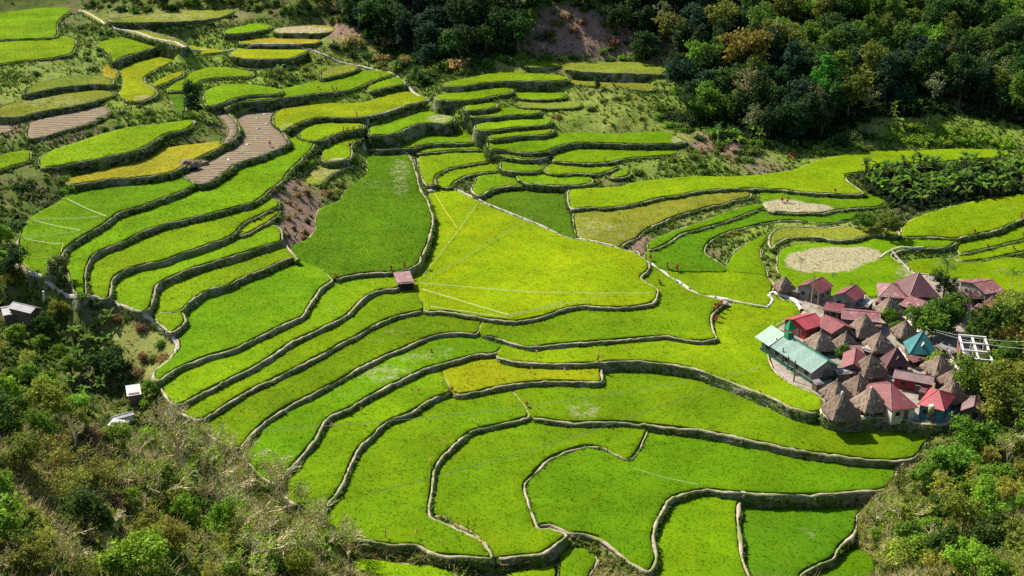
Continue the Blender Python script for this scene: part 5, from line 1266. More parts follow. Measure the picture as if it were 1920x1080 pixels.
scatter_stuff('green_scrub', 'fresh green scrub scattered over the banks', 1, .35, (.35, .9), 9, (.11, .20, .022), leafy * (1 - .7 * for_sel), .5, 5)
scatter_stuff('green_grass', 'lush green grass between the upper terraces', 3, .6, (.3, .7), 7, (.165, .255, .03), np.clip(lush_a, 0, 1), .22)
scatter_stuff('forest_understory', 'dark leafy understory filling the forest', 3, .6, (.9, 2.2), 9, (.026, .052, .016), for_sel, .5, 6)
scatter_stuff('dry_grass', 'pale dry grass on the sunny banks', 3, .55, (.3, .75), 7, (.31, .255, .075), np.clip(.12 + g_sel + .25 * s_sel, 0, 1), .2)
scatter_stuff('near_scrub', 'small leaves of the thicket on the near hillside', 14, .65, (.22, .55), 9, (.24, .275, .035), nearw, .42, 4)
scatter_stuff('near_twigs', 'straw coloured stalks standing in the near thicket', 8, .6, (.7, 1.7), 5, (.38, .31, .16), nearw, .045, 6)
# ------------------------------------------------------------------ village: roofs are fitted through their eave corners
VZ = lev(4.6)
def frame(A, B, C, ze):
    a, b, c = (at(*p, ze) for p in (A, B, C))
    u = (b - a)[:2]; L = float(np.linalg.norm(u)); u /= L
    v = np.array([-u[1], u[0]]); Wd = float(np.dot((c - a)[:2], v))
    cen = a[:2] + u * L / 2 + v * Wd / 2
    return cen, math.atan2(u[1], u[0]), L, abs(Wd)

class Roof:
    """sloping sheets with a coordinate across the corrugation"""
    def __init__(s): s.V = []; s.F = []; s.U = []
    def face(s, pts, along, t=.07):
        q = [Vector(p) for p in pts]; n = (q[1] - q[0]).cross(q[2] - q[0]).normalized()
        if n.z < 0: q = q[::-1]; n = -n
        al = Vector(along); b = len(s.V); k = len(q)
        for p in q + [p - n * t for p in q]:
            s.V.append(tuple(p)); s.U.append(p.dot(al) + 50)
        s.F += [tuple(b + i for i in range(k)), tuple(b + k + i for i in range(k))[::-1]]
        s.F += [(b + (i + 1) % k, b + i, b + k + i, b + k + (i + 1) % k) for i in range(k)]
    def build(s, name, mat, parent):
        me = bpy.data.meshes.new(name); me.from_pydata(s.V, [], s.F); me.materials.append(mat)
        a = me.attributes.new('u', 'FLOAT', 'POINT'); a.data.foreach_set('value', np.array(s.U, np.float32)); me.update()
        return obj(name, me, parent)

def window(parent, x, y, z, w, h, axis):
    d = (w, .07, h) if axis == 'x' else (.07, w, h)
    f = MB(); f.box((x, y, z), d)
    o = f.build('window', MAT['wood'], parent)
    g = MB(); g.box((x, y, z), tuple(k * .78 if k > .1 else k + .03 for k in d)); g.build('pane', MAT['dark'], o)

def house(label, A, B, C, wh, roof, rise, rmat, wmat='wood', zg=VZ, name='tin_roofed_house', cat='house', group='houses of the village', over=.35, rmat2=None, ridge_in=.28, lift=0.0, windows=True):
    ze = zg + wh
    cen, rz, L, D = frame(A, B, C, ze)
    root = empty(name, (cen[0], cen[1], zg), rz); tag(root, label, cat, group)
    x, y = L / 2, D / 2; o = over
    wx, wy = max(.5, x - o), max(.5, y - o)
    m = MB()
    if roof in ('gable_v', 'gable_u'):
        sl = rise / (x if roof == 'gable_v' else y)
        if roof == 'gable_v':
            prof = [(-wx, -.6), (wx, -.6), (wx, wh + o * sl - .1), (0, wh + rise - .12), (-wx, wh + o * sl - .1)]
            vs = [(a, -wy, b) for a, b in prof] + [(a, wy, b) for a, b in prof]
        else:
            prof = [(-wy, -.6), (wy, -.6), (wy, wh + o * sl - .1), (0, wh + rise - .12), (-wy, wh + o * sl - .1)]
            vs = [(wx, a, b) for a, b in prof] + [(-wx, a, b) for a, b in prof]
        m.add(vs, [(0, 1, 2, 3, 4), (9, 8, 7, 6, 5)] + [((i + 1) % 5, i, 5 + i, 5 + (i + 1) % 5) for i in range(5)])
    else:
        m.box((0, 0, (wh + .1 - .6) / 2), (2 * wx, 2 * wy, wh + .1 + .6))
    m.build('wall', MAT[wmat], root)
    r1, r2 = Roof(), Roof(); cap = MB()
    if roof == 'gable_v':
        r1.face([(-x, -y, wh), (0, -y, wh + rise), (0, y, wh + rise), (-x, y, wh)], (0, 1, 0)); r2.face([(x, -y, wh), (x, y, wh), (0, y, wh + rise), (0, -y, wh + rise)], (0, 1, 0))
        cap.tube([(0, -y, wh + rise), (0, y, wh + rise)], .09, 6)
    elif roof == 'gable_u':
        r1.face([(-x, -y, wh), (x, -y, wh), (x, 0, wh + rise), (-x, 0, wh + rise)], (1, 0, 0)); r2.face([(-x, y, wh), (-x, 0, wh + rise), (x, 0, wh + rise), (x, y, wh)], (1, 0, 0))
        cap.tube([(-x, 0, wh + rise), (x, 0, wh + rise)], .09, 6)
    elif roof == 'shed':
        r1.face([(-x, -y, wh), (x, -y, wh), (x, y, wh + rise), (-x, y, wh + rise)], (1, 0, 0))
    else:
        e = 0.0 if roof == 'pyr' else max(.05, x - y if x > y else 0)
        f = 0.0 if roof == 'pyr' else max(0, y - x)
        if roof == 'hip' and e < .4 and f < .4: e = .5
        if e > 0 or f == 0: a_, b_ = (-e, 0, wh + rise), (e, 0, wh + rise)
        else: a_, b_ = (0, -f, wh + rise), (0, f, wh + rise)
        c0, c1, c2, c3 = (-x, -y, wh), (x, -y, wh), (x, y, wh), (-x, y, wh)
        if roof == 'pyr':
            t = (0, 0, wh + rise)
            for p, q, al in ((c0, c1, (1, 0, 0)), (c1, c2, (0, 1, 0)), (c2, c3, (1, 0, 0)), (c3, c0, (0, 1, 0))): r1.face([p, q, t], al)
            for c in (c0, c1, c2, c3): cap.tube([c, t], .06, 5)
        elif e > 0:
            r1.face([c0, c1, b_, a_], (1, 0, 0)); r1.face([c2, c3, a_, b_], (1, 0, 0)); r1.face([c1, c2, b_], (0, 1, 0)); r1.face([c3, c0, a_], (0, 1, 0))
            for c, t in ((c0, a_), (c3, a_), (c1, b_), (c2, b_), (a_, b_)): cap.tube([c, t], .06, 5)
        else:
            r1.face([c1, c2, b_, a_], (0, 1, 0)); r1.face([c3, c0, a_, b_], (0, 1, 0)); r1.face([c0, c1, a_], (1, 0, 0)); r1.face([c2, c3, b_], (1, 0, 0))
            for c, t in ((c0, a_), (c1, a_), (c2, b_), (c3, b_), (a_, b_)): cap.tube([c, t], .06, 5)
    ro = r1.build('roof', MAT[rmat], root)
    if r2.V:
        if rmat2: r2.build('roof', MAT[rmat2], root)
        else: r2.build('roof', MAT[rmat], root)
    if cap.v: cap.build('ridge_cap', MAT[rmat2 or rmat] if False else MAT['tin_rust' if 'red' in rmat or 'maroon' in rmat or 'bright' in rmat else rmat], ro)
    if windows and wh > 1.4:
        d = MB(); d.box((wx * .25, -wy - .02, .85), (.8, .06, 1.75)); do = d.build('door', MAT['wood' if wmat != 'wood' else 'dark'], root)
        h = MB(); h.box((wx * .25 + .3, -wy - .07, .85), (.06, .05, .14)); h.build('handle', MAT['concrete'], do)
        window(root, -wx * .5, -wy - .02, wh * .58, .8, .7, 'x')
        if L > 5: window(root, wx * .72, -wy - .02, wh * .58, .7, .7, 'x')
        for yy in (-wy * .45, wy * .4):
            window(root, -wx - .02, yy, wh * .58, .8, .7, 'y'); window(root, wx + .02, yy, wh * .58, .8, .7, 'y')
    return root, (x, y, wh, rise)

def thatch_mesh(w, rise, r, res=9):
    """four sided thatch roof with soft hips, a slight belly and a ragged thick hem"""
    n = 40; V, F = [], []
    for j in range(res + 1):
        f = j / res
        for k in range(n):
            a = 2 * math.pi * k / n
            c, s = math.cos(a), math.sin(a); p = 22.0 - 10.0 * (1 - f)
            q = (abs(c) ** p + abs(s) ** p) ** (-1 / p)
            rad = w / 2 * (f + .07 * math.sin(f * math.pi)) * q + .10
            nz = r.normal(0, .045) * (1 + f) + (r.normal(0, .12) if j == res else 0)
            V.append(((rad + nz) * c, (rad + nz) * s, rise * (1 - f) + r.normal(0, .035) - (.12 * abs(math.cos(2 * a)) * f)))
    for k in range(n):
        a = 2 * math.pi * k / n; p = V[res * n + k]; V.append((p[0] * .93, p[1] * .93, p[2] - .34 + r.normal(0, .05)))
    for j in range(res + 1):
        for k in range(n):
            k2 = (k + 1) % n; F.append((j * n + k, (j + 1) * n + k, (j + 1) * n + k2, j * n + k2))
    F.append(tuple(range(n))[::-1]); b = len(V); V.append((0, 0, rise * .3))
    for k in range(n): F.append(((res + 1) * n + (k + 1) % n, (res + 1) * n + k, b))
    # loose straw
    for _ in range(460):
        a = r.uniform(0, 6.28); f = r.uniform(.15, 1.02); c, s = math.cos(a), math.sin(a); q = (abs(c) ** 6 + abs(s) ** 6) ** (-1 / 6)
        rad = w / 2 * f * q + .16; z = rise * (1 - f); l = r.uniform(.25, .6); b = len(V); tx, ty = -s * .04, c * .04
        V += [(rad * c + tx, rad * s + ty, z + .05), (rad * c - tx, rad * s - ty, z + .05), ((rad + l * .8) * c, (rad + l * .8) * s, z - l * rise / w * 1.2)]
        F.append((b, b + 1, b + 2))
    me = bpy.data.meshes.new('roof'); me.from_pydata(V, [], F); me.materials.append(MAT['thatch']); me.update()
    return me

THATCH = [(thatch_mesh(w, ri, np.random.default_rng(40 + i)), w, ri) for i, (w, ri) in enumerate([(5.0, 3.1), (4.6, 3.0), (4.8, 3.4), (4.2, 2.7)])]
def hut(label, apex, w, rz, proto=0, under=1.35, cap=False, zg=VZ):
    me, w0, r0 = THATCH[proto]; s = w / w0; rise = r0 * s
    w = w * .95; s = w / w0; rise = r0 * s; p = at(*apex, zg + under + rise)
    root = empty('thatched_hut', (p[0], p[1], zg), R(rz)); tag(root, label, 'hut', 'thatched huts of the village')
    ro = obj('roof', me, root, (0, 0, under)); ro.scale = (s, s, s * rng.uniform(.92, 1.02)); tnt = rng.uniform(.68, 1.12); ro.color = (tnt * 1.03, tnt, tnt * .96, 1)
    m = MB(); m.box((0, 0, under + .15), (w * .56, w * .56, 1.3)); m.build('wall', MAT['wood'], root)
    f = MB(); f.box((0, 0, under - .62), (w * .64, w * .64, .14)); f.build('floor', MAT['wood'], root)
    for sx in (-1, 1):
        for sy in (-1, 1):
            q = MB(); q.tube([(sx * w * .23, sy * w * .23, -.4), (sx * w * .23, sy * w * .23, under - .6)], .11, 7); q.build('post', MAT['wood'], root)
    d = MB(); d.box((w * .05, -w * .28 - .02, under + .0), (.6, .05, .8)); d.build('door', MAT['dark'], root)
    t = MB(); t.tube([(0, 0, under + rise - .35), (0, 0, under + rise + .12), (0, 0, under + rise + .3)], [.22, .15, .03] if not cap else [.34, .24, .06], 8)
    t.build('roof_cap', MAT['tin_white' if cap else 'thatch'], root)
    return root

for i, (l, ap, w, rz) in enumerate([
    ('northernmost thatched hut, standing alone beside the yellow paddy', (1473, 519), 4.1, 8), ('thatched hut squeezed between the mint roof and the red ridge roof', (1540, 619), 4.7, 16),
    ('tall thatched hut below the long red and white roof', (1623, 590), 5.0, 12), ('small thatched hut overgrown with a green creeper', (1587, 623), 4.0, 20),
    ('broad shaggy thatched hut at the centre of the village', (1652, 622), 5.0, 10), ('half sunken dark thatched hut left of the stone lane', (1699, 600), 4.2, 14),
    ('thatched hut tucked under the rusty red and white hip roof', (1669, 557), 4.3, 6), ('pale thatched hut right of the plain red ridge roof', (1635, 664), 5.0, 12),
    ('tall thatched hut behind the front three, right of the mint roof', (1612, 700), 4.8, 24), ('leaning thatched hut nearest the gable of the mint roof', (1570, 712), 4.5, 26),
    ('largest front thatched hut above the curved white kerb', (1580, 736), 5.2, 11), ('front thatched hut with a tin capped peak beside the big red hip roof', (1635, 727), 4.9, 16),
    ('dark thatched hut right of the teal roof behind a yellow green tree', (1764, 664), 5.0, 16), ('ragged thatched hut left of the unfinished house frame', (1790, 691), 4.0, 18),
    ('thatched hut right behind the bright red roof', (1789, 714), 4.5, 12)]):
    hut(l, ap, w, rz, i % 4, cap=i in (10, 11))

house('red roofed house nearest the dried out patch, with a pale wall', (1492,537), (1538,550), (1510,521), 2.6, 'gable_v', 1.25, 'tin_red', 'plaster')
house('second red roofed house, grey block wall facing the field', (1560,554), (1604,565), (1568,536), 2.8, 'gable_v', 1.25, 'tin_red', 'plaster')
house('small flat red tin roof between the two front red houses', (1541,581), (1576,587), (1543,567), 1.9, 'shed', .35, 'tin_red', 'wood')
house('long low red roof with bleached white sheets', (1577,598), (1651,605), (1579,577), 2.0, 'gable_u', .75, 'tin_rust', 'wood')
house('stepped red roofed house with purple boards beside the steeple', (1467,599), (1511,619), (1489,580), 2.3, 'gable_v', 1.1, 'tin_bright', 'redwall')
house('maroon ridge roofed house with a pale streak, behind the creeper hut', (1559,626), (1605,617), (1541,602), 2.2, 'gable_v', 1.2, 'tin_red', 'wood')
house('plain red ridge roof lying right against the mint roof', (1576,691), (1622,697), (1543,656), 1.7, 'gable_v', 1.2, 'tin_red', 'wood')
house('small stained pink roof between two thatched huts', (1591,665), (1622,665), (1583,652), 1.6, 'shed', .5, 'tin_rust', 'wood')
house('large dark maroon hip roof, the highest in the village', (1704,558), (1763,557), (1677,528), 3.0, 'pyr', 3.6, 'tin_maroon', 'wood')
house('weathered red hip roof with white streaks left of the large maroon one', (1648,556), (1702,560), (1633,529), 2.4, 'hip', 1.5, 'tin_rust', 'plaster')
house('red roof patched with bare white sheets beside the stone lane', (1726,588), (1768,576), (1707,564), 2.2, 'gable_v', 1.2, 'tin_rust', 'wood')
house('grey walled house with a faded pink ridge roof at the back of the village', (1797,527), (1848,552), (1824,516), 3.0, 'gable_v', 1.0, 'tin_rust', 'plaster')
house('small rusty shed in front of the grey walled house', (1824,560), (1851,560), (1817,548), 1.8, 'shed', .4, 'tin_rust', 'wood')
house('steep maroon pyramid roof above the green trees', (1784,571), (1817,575), (1790,556), 2.2, 'pyr', 2.3, 'tin_maroon', 'wood')
house('second maroon pyramid roof, at the edge of the dry trees', (1843,580), (1872,584), (1846,565), 2.0, 'pyr', 2.2, 'tin_maroon', 'wood')
house('little pink hip roof near the two dark palms', (1873,558), (1898,559), (1876,548), 1.6, 'hip', 1.0, 'tin_rust', 'wood', zg=2.9)
house('purple roof cut by the right edge of the photo', (1907,566), (1938,570), (1910,552), 2.0, 'gable_u', 1.1, 'tin_maroon', 'wood', zg=2.6)
house('long brown roof with bright red end boards', (1673,708), (1749,722), (1668,691), 2.0, 'gable_u', .8, 'tin_brown', 'redwall')
house('tiny red shed roof below the teal roof', (1713,680), (1737,672), (1707,670), 1.5, 'shed', .4, 'tin_rust', 'wood')
house('big red hip roof at the front of the village', (1672,770), (1722,764), (1635,718), 2.2, 'hip', 2.2, 'tin_red', 'concrete')
hb, (hx, hy, hw, hr) = house('bright red hip roof on a teal boarded house with a tank', (1720,758), (1771,771), (1738,726), 2.6, 'hip', 1.7, 'tin_bright', 'tealwall')
m = MB(); m.tube([(hx * .1, -hy - .5, 1.9), (hx * .1, -hy - .5, 3.3)], .45, 12); tk = m.build('water_tank', MAT['tank'], hb, True)
m = MB(); m.tube([(hx * .1, -hy - .5, 3.28), (hx * .1, -hy - .5, 3.45)], [.47, .2], 12); m.build('lid', MAT['white'], tk)
for sx in (-.35, .35):
    for sy in (-.3, .3):
        m = MB(); m.tube([(hx * .1 + sx, -hy - .5 + sy, -.5), (hx * .1 + sx, -hy - .5 + sy, 1.92)], .05, 6); m.build('tank_post', MAT['wood'], hb)
house('low roof with white painted edges half hidden by glossy trees', (1801,770), (1848,778), (1812,752), 1.8, 'gable_v', 1.2, 'tin_brown', 'wood', zg=3.2)
tl, (hx, hy, hw, hr) = house('teal pyramid roof with a small dormer vent', (1705,664), (1760,666), (1694,641), 2.0, 'pyr', 3.4, 'tin_teal', 'wood')
def dormer(root, x, y, wh, rise, mat):
    f = .42; yy = -y * (1 - f); zz = wh + rise * f
    m = MB(); m.add([(-.45, yy - .3, zz - .25), (.45, yy - .3, zz - .25), (0, yy - .35, zz + .45), (-.45, yy + .6, zz - .1), (.45, yy + .6, zz - .1), (0, yy + .9, zz + .45)],
                    [(0, 1, 2), (0, 2, 5, 3), (1, 4, 5, 2), (0, 3, 4, 1), (3, 5, 4)])
    d = m.build('dormer', MAT[mat], root)
    g = MB(); g.add([(-.28, yy - .34, zz - .2), (.28, yy - .34, zz - .2), (0, yy - .37, zz + .25)], [(0, 1, 2)]); g.build('vent_opening', MAT['dark'], d)
dormer(tl, hx, hy, hw, hr, 'white')
ml, (hx, hy, hw, hr) = house('dark maroon pyramid roof with a dormer window', (1662,688), (1708,687), (1649,672), 1.8, 'pyr', 3.0, 'tin_maroon', 'wood')
dormer(ml, hx, hy, hw, hr, 'tin_brown')
# shanty roofs between the bigger houses
for l, A, B, C, mt in [('crumpled pale tin lean-to under the plain red ridge roof', (1572,702), (1598,700), (1568,692), 'tin_white'), ('white lean-to sheet behind the second red house', (1609,572), (1627,576), (1613,560), 'tin_white'), ('grey blue tin sheet roof right of the second red house', (1600,574), (1618,577), (1604,563), 'tin_grey'),
    ('narrow pale tin strip right of the shaggy central hut', (1614,655), (1632,661), (1618,645), 'tin_white'), ('small purple tin porch in front of the red ridge roof', (1598,699), (1622,699), (1597,693), 'tin_maroon'), ('white tin sheet below the patched red roof', (1736,592), (1766,586), (1732,580), 'tin_white'),
    ('rusty tin lean-to left of the unfinished house frame', (1768,655), (1788,662), (1765,646), 'tin_grey'), ('grey tin roof of a lean-to behind the teal roof', (1752,648), (1766,656), (1748,636), 'tin_grey'), ('little white tin awning beside the big red hip roof', (1716,722), (1727,724), (1719,712), 'tin_white'), ('small tin box roof at the foot of the mint roofed gable', (1531,722), (1545,719), (1527,714), 'tin_grey'),
    ('pale tin scrap roof right of the small stained pink roof', (1603,628), (1614,624), (1599,619), 'tin_white'), ('grey shed roof under the two dark palms', (1885,566), (1900,568), (1887,558), 'tin_grey'),
    ('rusty sheet roof between the two upper thatched huts', (1640,612), (1652,614), (1640,606), 'tin_rust'), ('brown sheet roof left of the dark maroon dormer roof', (1645,690), (1658,694), (1643,683), 'tin_brown'), ('red sheet porch of the weathered hip roof', (1640,566), (1655,570), (1637,558), 'tin_rust'),
    ('grey sheet on the lane side of the patched red roof', (1703,588), (1716,594), (1703,580), 'tin_grey'), ('maroon sheet roof right of the big red hip roof', (1722,735), (1735,738), (1722,727), 'tin_maroon'), ('rusty awning behind the front thatched huts', (1592,724), (1606,726), (1592,717), 'tin_rust'),
    ('dark tin roof beside the ragged thatched hut', (1768,700), (1780,704), (1768,692), 'tin_grey'), ('faded red sheet right of the long brown roof', (1752,716), (1766,720), (1752,708), 'tin_rust'), ('pale sheet roof by the stepped red house', (1512,612), (1524,607), (1504,604), 'tin_white'),
    ('brown porch roof under the highest maroon roof', (1712,568), (1730,569), (1712,561), 'tin_brown'), ('rusted roof fragment near the second maroon pyramid', (1826,575), (1840,579), (1826,568), 'tin_rust'), ('grey sheet roof beside the northernmost thatched hut', (1486,546), (1496,549), (1487,540), 'tin_grey')]:
    house(l, A, B, C, 1.5, 'shed', .25, mt, 'wood', name='lean_to', cat='shed', group='lean-to sheds', over=.15, windows=False)

# the long mint roofed church
ch, (x, y, wh, ri) = house('long church with a mint green roof and a little steeple', (1521,700), (1579,688), (1444,630), 2.15, 'gable_v', 1.75, 'tin_mint', 'plaster', name='church', cat='church', group=None, over=.55, rmat2='tin_shaded_green', windows=False)  # right slope in deeper green, with its shade put into the colour
e = .10
r = Roof(); r.face([(-x - .25, y * .52, wh - .02 + e), (0, y * .52, wh + ri + e), (0, y + .6, wh + ri + e), (-x - .25, y + .6, wh - .02 + e)], (0, 1, 0)); r.build('rear_roof', MAT['tin_palemint'], ch)
m = MB()
for sx in (-1, 1): m.box((sx * (x - .42), 0, .25), (.12, 2 * y - .7, .6))
m.box((0, -(y - .46), .25), (2 * x - .9, .12, .6)); m.build('green_skirting', MAT['greenpaint'], ch)
for k in range(5):
    window(ch, -(x - .55) - .03, -y * .75 + k * y * .36, 1.3, 1.1, .75, 'y'); window(ch, (x - .55) + .03, -y * .75 + k * y * .36, 1.3, 1.1, .75, 'y')
m = MB(); m.box((.3, -(y - .55) - .04, 1.1), (1.0, .08, 1.7)); m.build('door', MAT['wood'], ch)
sy = y * .40; sz = wh + ri
st = MB(); st.box((0, sy, sz + .2), (1.25, 1.25, .8)); stp = st.build('steeple', MAT['steeple'], ch)
q = MB()
for ax in (-.5, .5):
    for ay in (-.5, .5): q.tube([(ax, sy + ay, sz + .55), (ax, sy + ay, sz + 1.55)], .07, 6)
q.build('steeple_posts', MAT['steeple'], stp)
q = MB(); a = .82; q.add([(-a, sy - a, sz + 1.5), (a, sy - a, sz + 1.5), (a, sy + a, sz + 1.5), (-a, sy + a, sz + 1.5), (0, sy, sz + 3.3)], [(0, 1, 4), (1, 2, 4), (2, 3, 4), (3, 0, 4), (3, 2, 1, 0)]); q.build('spire', MAT['steeple'], stp)
q = MB(); q.tube([(0, sy, sz + 3.2), (0, sy, sz + 3.75)], .03, 5); q.tube([(-.16, sy, sz + 3.58), (.16, sy, sz + 3.58)], .03, 5); q.build('cross', MAT['steeple'], stp)
for i, (px, py, h, l) in enumerate([(1442,656,3.0,'leftmost rough post of the fence beside the church'),(1453,668,3.4,'second rough post beside the church'),(1466,684,3.2,'third rough post beside the church'),(1476,695,2.6,'short rough post beside the church'),(1488,716,3.9,'tallest dark post nearest the church gable')]):
    p = pxy(px, py); m = MB(); m.tube([(0, 0, -.4), (.05, .03, h * .5), (0, .08, h)], [.13, .12, .10], 7)
    o = m.build('wooden_post', MAT['wood']); o.location = p; tag(o, l, 'post', 'posts beside the church')

# unfinished house: retaining base, posts and white ring beams
ze = VZ + 1.9; cen, rz, L, D = frame((1806,699), (1859,704), (1797,652), ze)
fr = empty('unfinished_house', (cen[0], cen[1], VZ), rz); tag(fr, 'unfinished house frame of white concrete beams on a dark base', 'building')
m = MB(); m.box((0, 0, .55), (L, D, 2.7)); m.build('base', MAT['plaster'], fr)
m = MB(); m.box((-L / 2 + .15, 0, 2.35), (.2, D, .9)); m.build('low_wall', MAT['redwall'], fr)
for i in range(3):
    for j in range(4):
        q = MB(); q.box(((i - 1) * L * .47, (j - 1.5) / 1.5 * D * .47, 3.0), (.24, .24, 2.3)); q.build('post', MAT['white'], fr)
for i in range(3):
    q = MB(); q.box(((i - 1) * L * .47, 0, 4.28), (.30, D * 1.0, .26)); q.build('beam', MAT['white'], fr)
for j in range(4):
    q = MB(); q.box((0, (j - 1.5) / 1.5 * D * .47, 4.52), (L * 1.03, .24, .22)); q.build('beam', MAT['white'], fr)
for k in range(14):
    q = MB(); xx, yy = rng.uniform(-.42, .42) * L, rng.uniform(-.42, .42) * D
    q.tube([(xx, yy, 1.88), (xx + rng.normal(0, .2), yy + rng.normal(0, .2), 4.1)], .035, 5); q.build('prop', MAT['wood'], fr)

# kerb in front of the huts, field hut, gully sheds
def hut_on(label, A, B, C, zg, wh, roof, rise, rm, wm, name, cat): return house(label, A, B, C, wh, roof, rise, rm, wm, zg=zg, name=name, cat=cat, group=None, over=.25, windows=False)
fh, (hx, hy, hw, hr) = hut_on('open field hut with a patched red tin roof on the terrace wall', (745,533), (777,530), (739,517), lev(6.4), 2.0, 'shed', .75, 'tin_rust', 'dark', 'field_hut', 'hut')  # dark box stands in for the shade under the open roof
for sx in (-1, 1):
    q = MB(); q.tube([(sx * hx * .95, -hy * .95, -.5), (sx * hx * .95, -hy * .95, 2.0)], .07, 6); q.build('post', MAT['wood'], fh)
q = MB(); q.box((0, -hy * .75, 1.05), (hx * 1.8, .06, .2)); q.build('rail', MAT['wood'], fh)
sh, _ = hut_on('small shed with a shining white tin roof in the gully', (238,743), (265,739), (244,726), pxy(250,752)[2], 2.2, 'shed', .4, 'tin_white', 'wood', 'gully_shed', 'shed')
hut_on('white tin sheet roof half buried in the near thicket', (201,797), (231,801), (206,786), pxy(215,806)[2], 1.6, 'shed', .2, 'tin_white', 'wood', 'buried_shed', 'shed')
hut_on('narrow pale beam roof between the shed and the buried sheet', (212,788), (252,777), (211,781), pxy(232,790)[2], 2.0, 'gable_u', .25, 'tin_white', 'concrete', 'beam_shed', 'shed')
hut_on('rusty grey tin hut at the left edge above the gully', (5,592), (41,586), (-2,576), pxy(20,600)[2], 2.0, 'gable_u', .6, 'tin_grey', 'wood', 'gully_hut', 'hut')
hut_on('second grey tin hut with a pale ridge sheet above the gully', (57,588), (80,578), (40,566), pxy(60,596)[2], 2.1, 'gable_v', .7, 'tin_grey', 'wood', 'gully_hut', 'hut')
p = pxy(84, 566); m = MB(); m.box((0, 0, .9), (.35, .35, 2.2)); o = m.build('white_post', MAT['white']); o.location = p; tag(o, 'white post right of the grey tin huts', 'post')

# firewood stacks, washing and oil drums between the houses
def woodpile(label, px, py):
    p = pxy(px, py); m = MB(); a = rng.uniform(0, 3.14); ca, sa = math.cos(a), math.sin(a)
    for k in range(14):
        o = rng.uniform(-.7, .7); z = .08 + .13 * (k % 5); l = rng.uniform(.4, .6)
        m.tube([(ca * o - sa * l, sa * o + ca * l, z), (ca * o + sa * l, sa * o - ca * l, z + rng.normal(0, .03))], .07, 6)
    o = m.build('firewood_stack', MAT['wood']); o.location = p; tag(o, label, 'firewood')
for x, y, l in [(1494,705,'firewood stack beside the fence posts'),(1640,770,'firewood stack between the front hut and the big hip roof'),(1712,640,'firewood stack beside the stone lane'),(1782,745,'firewood stack below the thatched hut behind the bright red roof'),(1625,585,'firewood stack behind the long low red roof'),(1605,778,'firewood stack on the white kerb in front of the huts')]: woodpile(l, x, y)
def washing(label, A, B):
    a, b = pxy(*A), pxy(*B); r = empty('washing_line', a); tag(r, label, 'washing line'); d = b - a
    for q in ((0, 0, 0), tuple(d)):
        m = MB(); m.tube([(q[0], q[1], q[2] - .3), (q[0], q[1], q[2] + 1.8)], .04, 5); m.build('post', MAT['wood'], r)
    m = MB(); m.tube([(0, 0, 1.7), tuple(d * .5 + np.array([0, 0, 1.6])), tuple(d + np.array([0, 0, 1.7]))], .02, 4, False); m.build('line', MAT['line'], r)
    u = d / np.linalg.norm(d); n = max(2, int(np.linalg.norm(d) / .75))
    for k in range(n):
        c = d * ((k + .5) / n); m = MB(); w, h = rng.uniform(.2, .3), rng.uniform(.5, .9)
        m.slab([(c[0] - u[0] * w, c[1] - u[1] * w, c[2] + 1.66), (c[0] + u[0] * w, c[1] + u[1] * w, c[2] + 1.66), (c[0] + u[0] * w, c[1] + u[1] * w - .08, c[2] + 1.66 - h), (c[0] - u[0] * w, c[1] - u[1] * w - .08, c[2] + 1.66 - h)], .03)
        m.build('cloth', MAT[('white', 'tealwall', 'redwall', 'tank')[k % 4]], r)
washing('washing line in the yard right of the second red house', (1618,566), (1632,577))
washing('washing line beside the pale village lane', (1776,672), (1786,690))
washing('washing line behind the grey walled house', (1872,556), (1884,562))
# ------------------------------------------------------------------ paths, stairs, strings, red plants
def path_line(pts, dens=.8, lift=.3):
    a = np.array(pts, float); h = hit(a[:, 0], a[:, 1])
    L = np.concatenate([[0], np.cumsum(np.linalg.norm(np.diff(h, axis=0), axis=1))]); n = max(4, int(L[-1] / dens))
    s = np.linspace(0, L[-1], n); Q = np.stack([np.interp(s, L, h[:, k]) for k in range(3)], 1)
    z = top_z(Q[:, :2]); k = np.ones(5) / 5
    z = np.maximum(z, Q[:, 2] - .5); zp = np.concatenate([[z[0]] * 2, z, [z[-1]] * 2]); Q[:, 2] = np.convolve(zp, k, 'valid') + lift
    return Q
def ribbon(name, label, pts, w, mat='stone', lift=.32, th=.8):
    Q = path_line(pts, .8, lift); n = len(Q)
    t = np.gradient(Q[:, :2], axis=0); t /= np.linalg.norm(t, axis=1)[:, None] + 1e-9; nr = np.column_stack([-t[:, 1], t[:, 0]])
    hw = w / 2 * (1 + rng.normal(0, .12, n))[:, None]
    off = rng.normal(0, .06, (n, 1))
    a = np.column_stack([Q[:, :2] + nr * (hw + off), Q[:, 2] - .02]); b = np.column_stack([Q[:, :2] - nr * (hw - off), Q[:, 2] - .02]); c = np.column_stack([Q[:, :2] + nr * off, Q[:, 2] + .05])
    a2 = a - [0, 0, th]; b2 = b - [0, 0, th]
    V = np.stack([a2, a, c, b, b2], 1).reshape(-1, 3); i = np.arange(n - 1)[:, None] * 5; F = np.vstack([np.hstack([i + q, i + 5 + q, i + 6 + q, i + 1 + q]) for q in range(4)])
    o = obj(name, mesh_np(name, V, F, [MAT[mat]], smooth=True)); tag(o, label, kind='structure')
    return Q
TOPPATH = [(150,20),(170,28),(190,40),(197,46),(215,53),(240,58),(260,62),(285,72),(305,76),(330,81),(344,88),(346,93),(380,94),(425,97),(450,93),(480,90),(520,88),(560,90),(585,94)]
ribbon('footpath', 'white edged footpath running above the top left terraces', TOPPATH, .85)
ribbon('footpath', 'white footpath descending past the dark wood to the yellow terrace', [(585,94),(600,101),(625,112),(650,120),(680,127),(710,134),(730,137),(745,145),(757,155),(770,168),(782,180),(800,188)], 1.0)
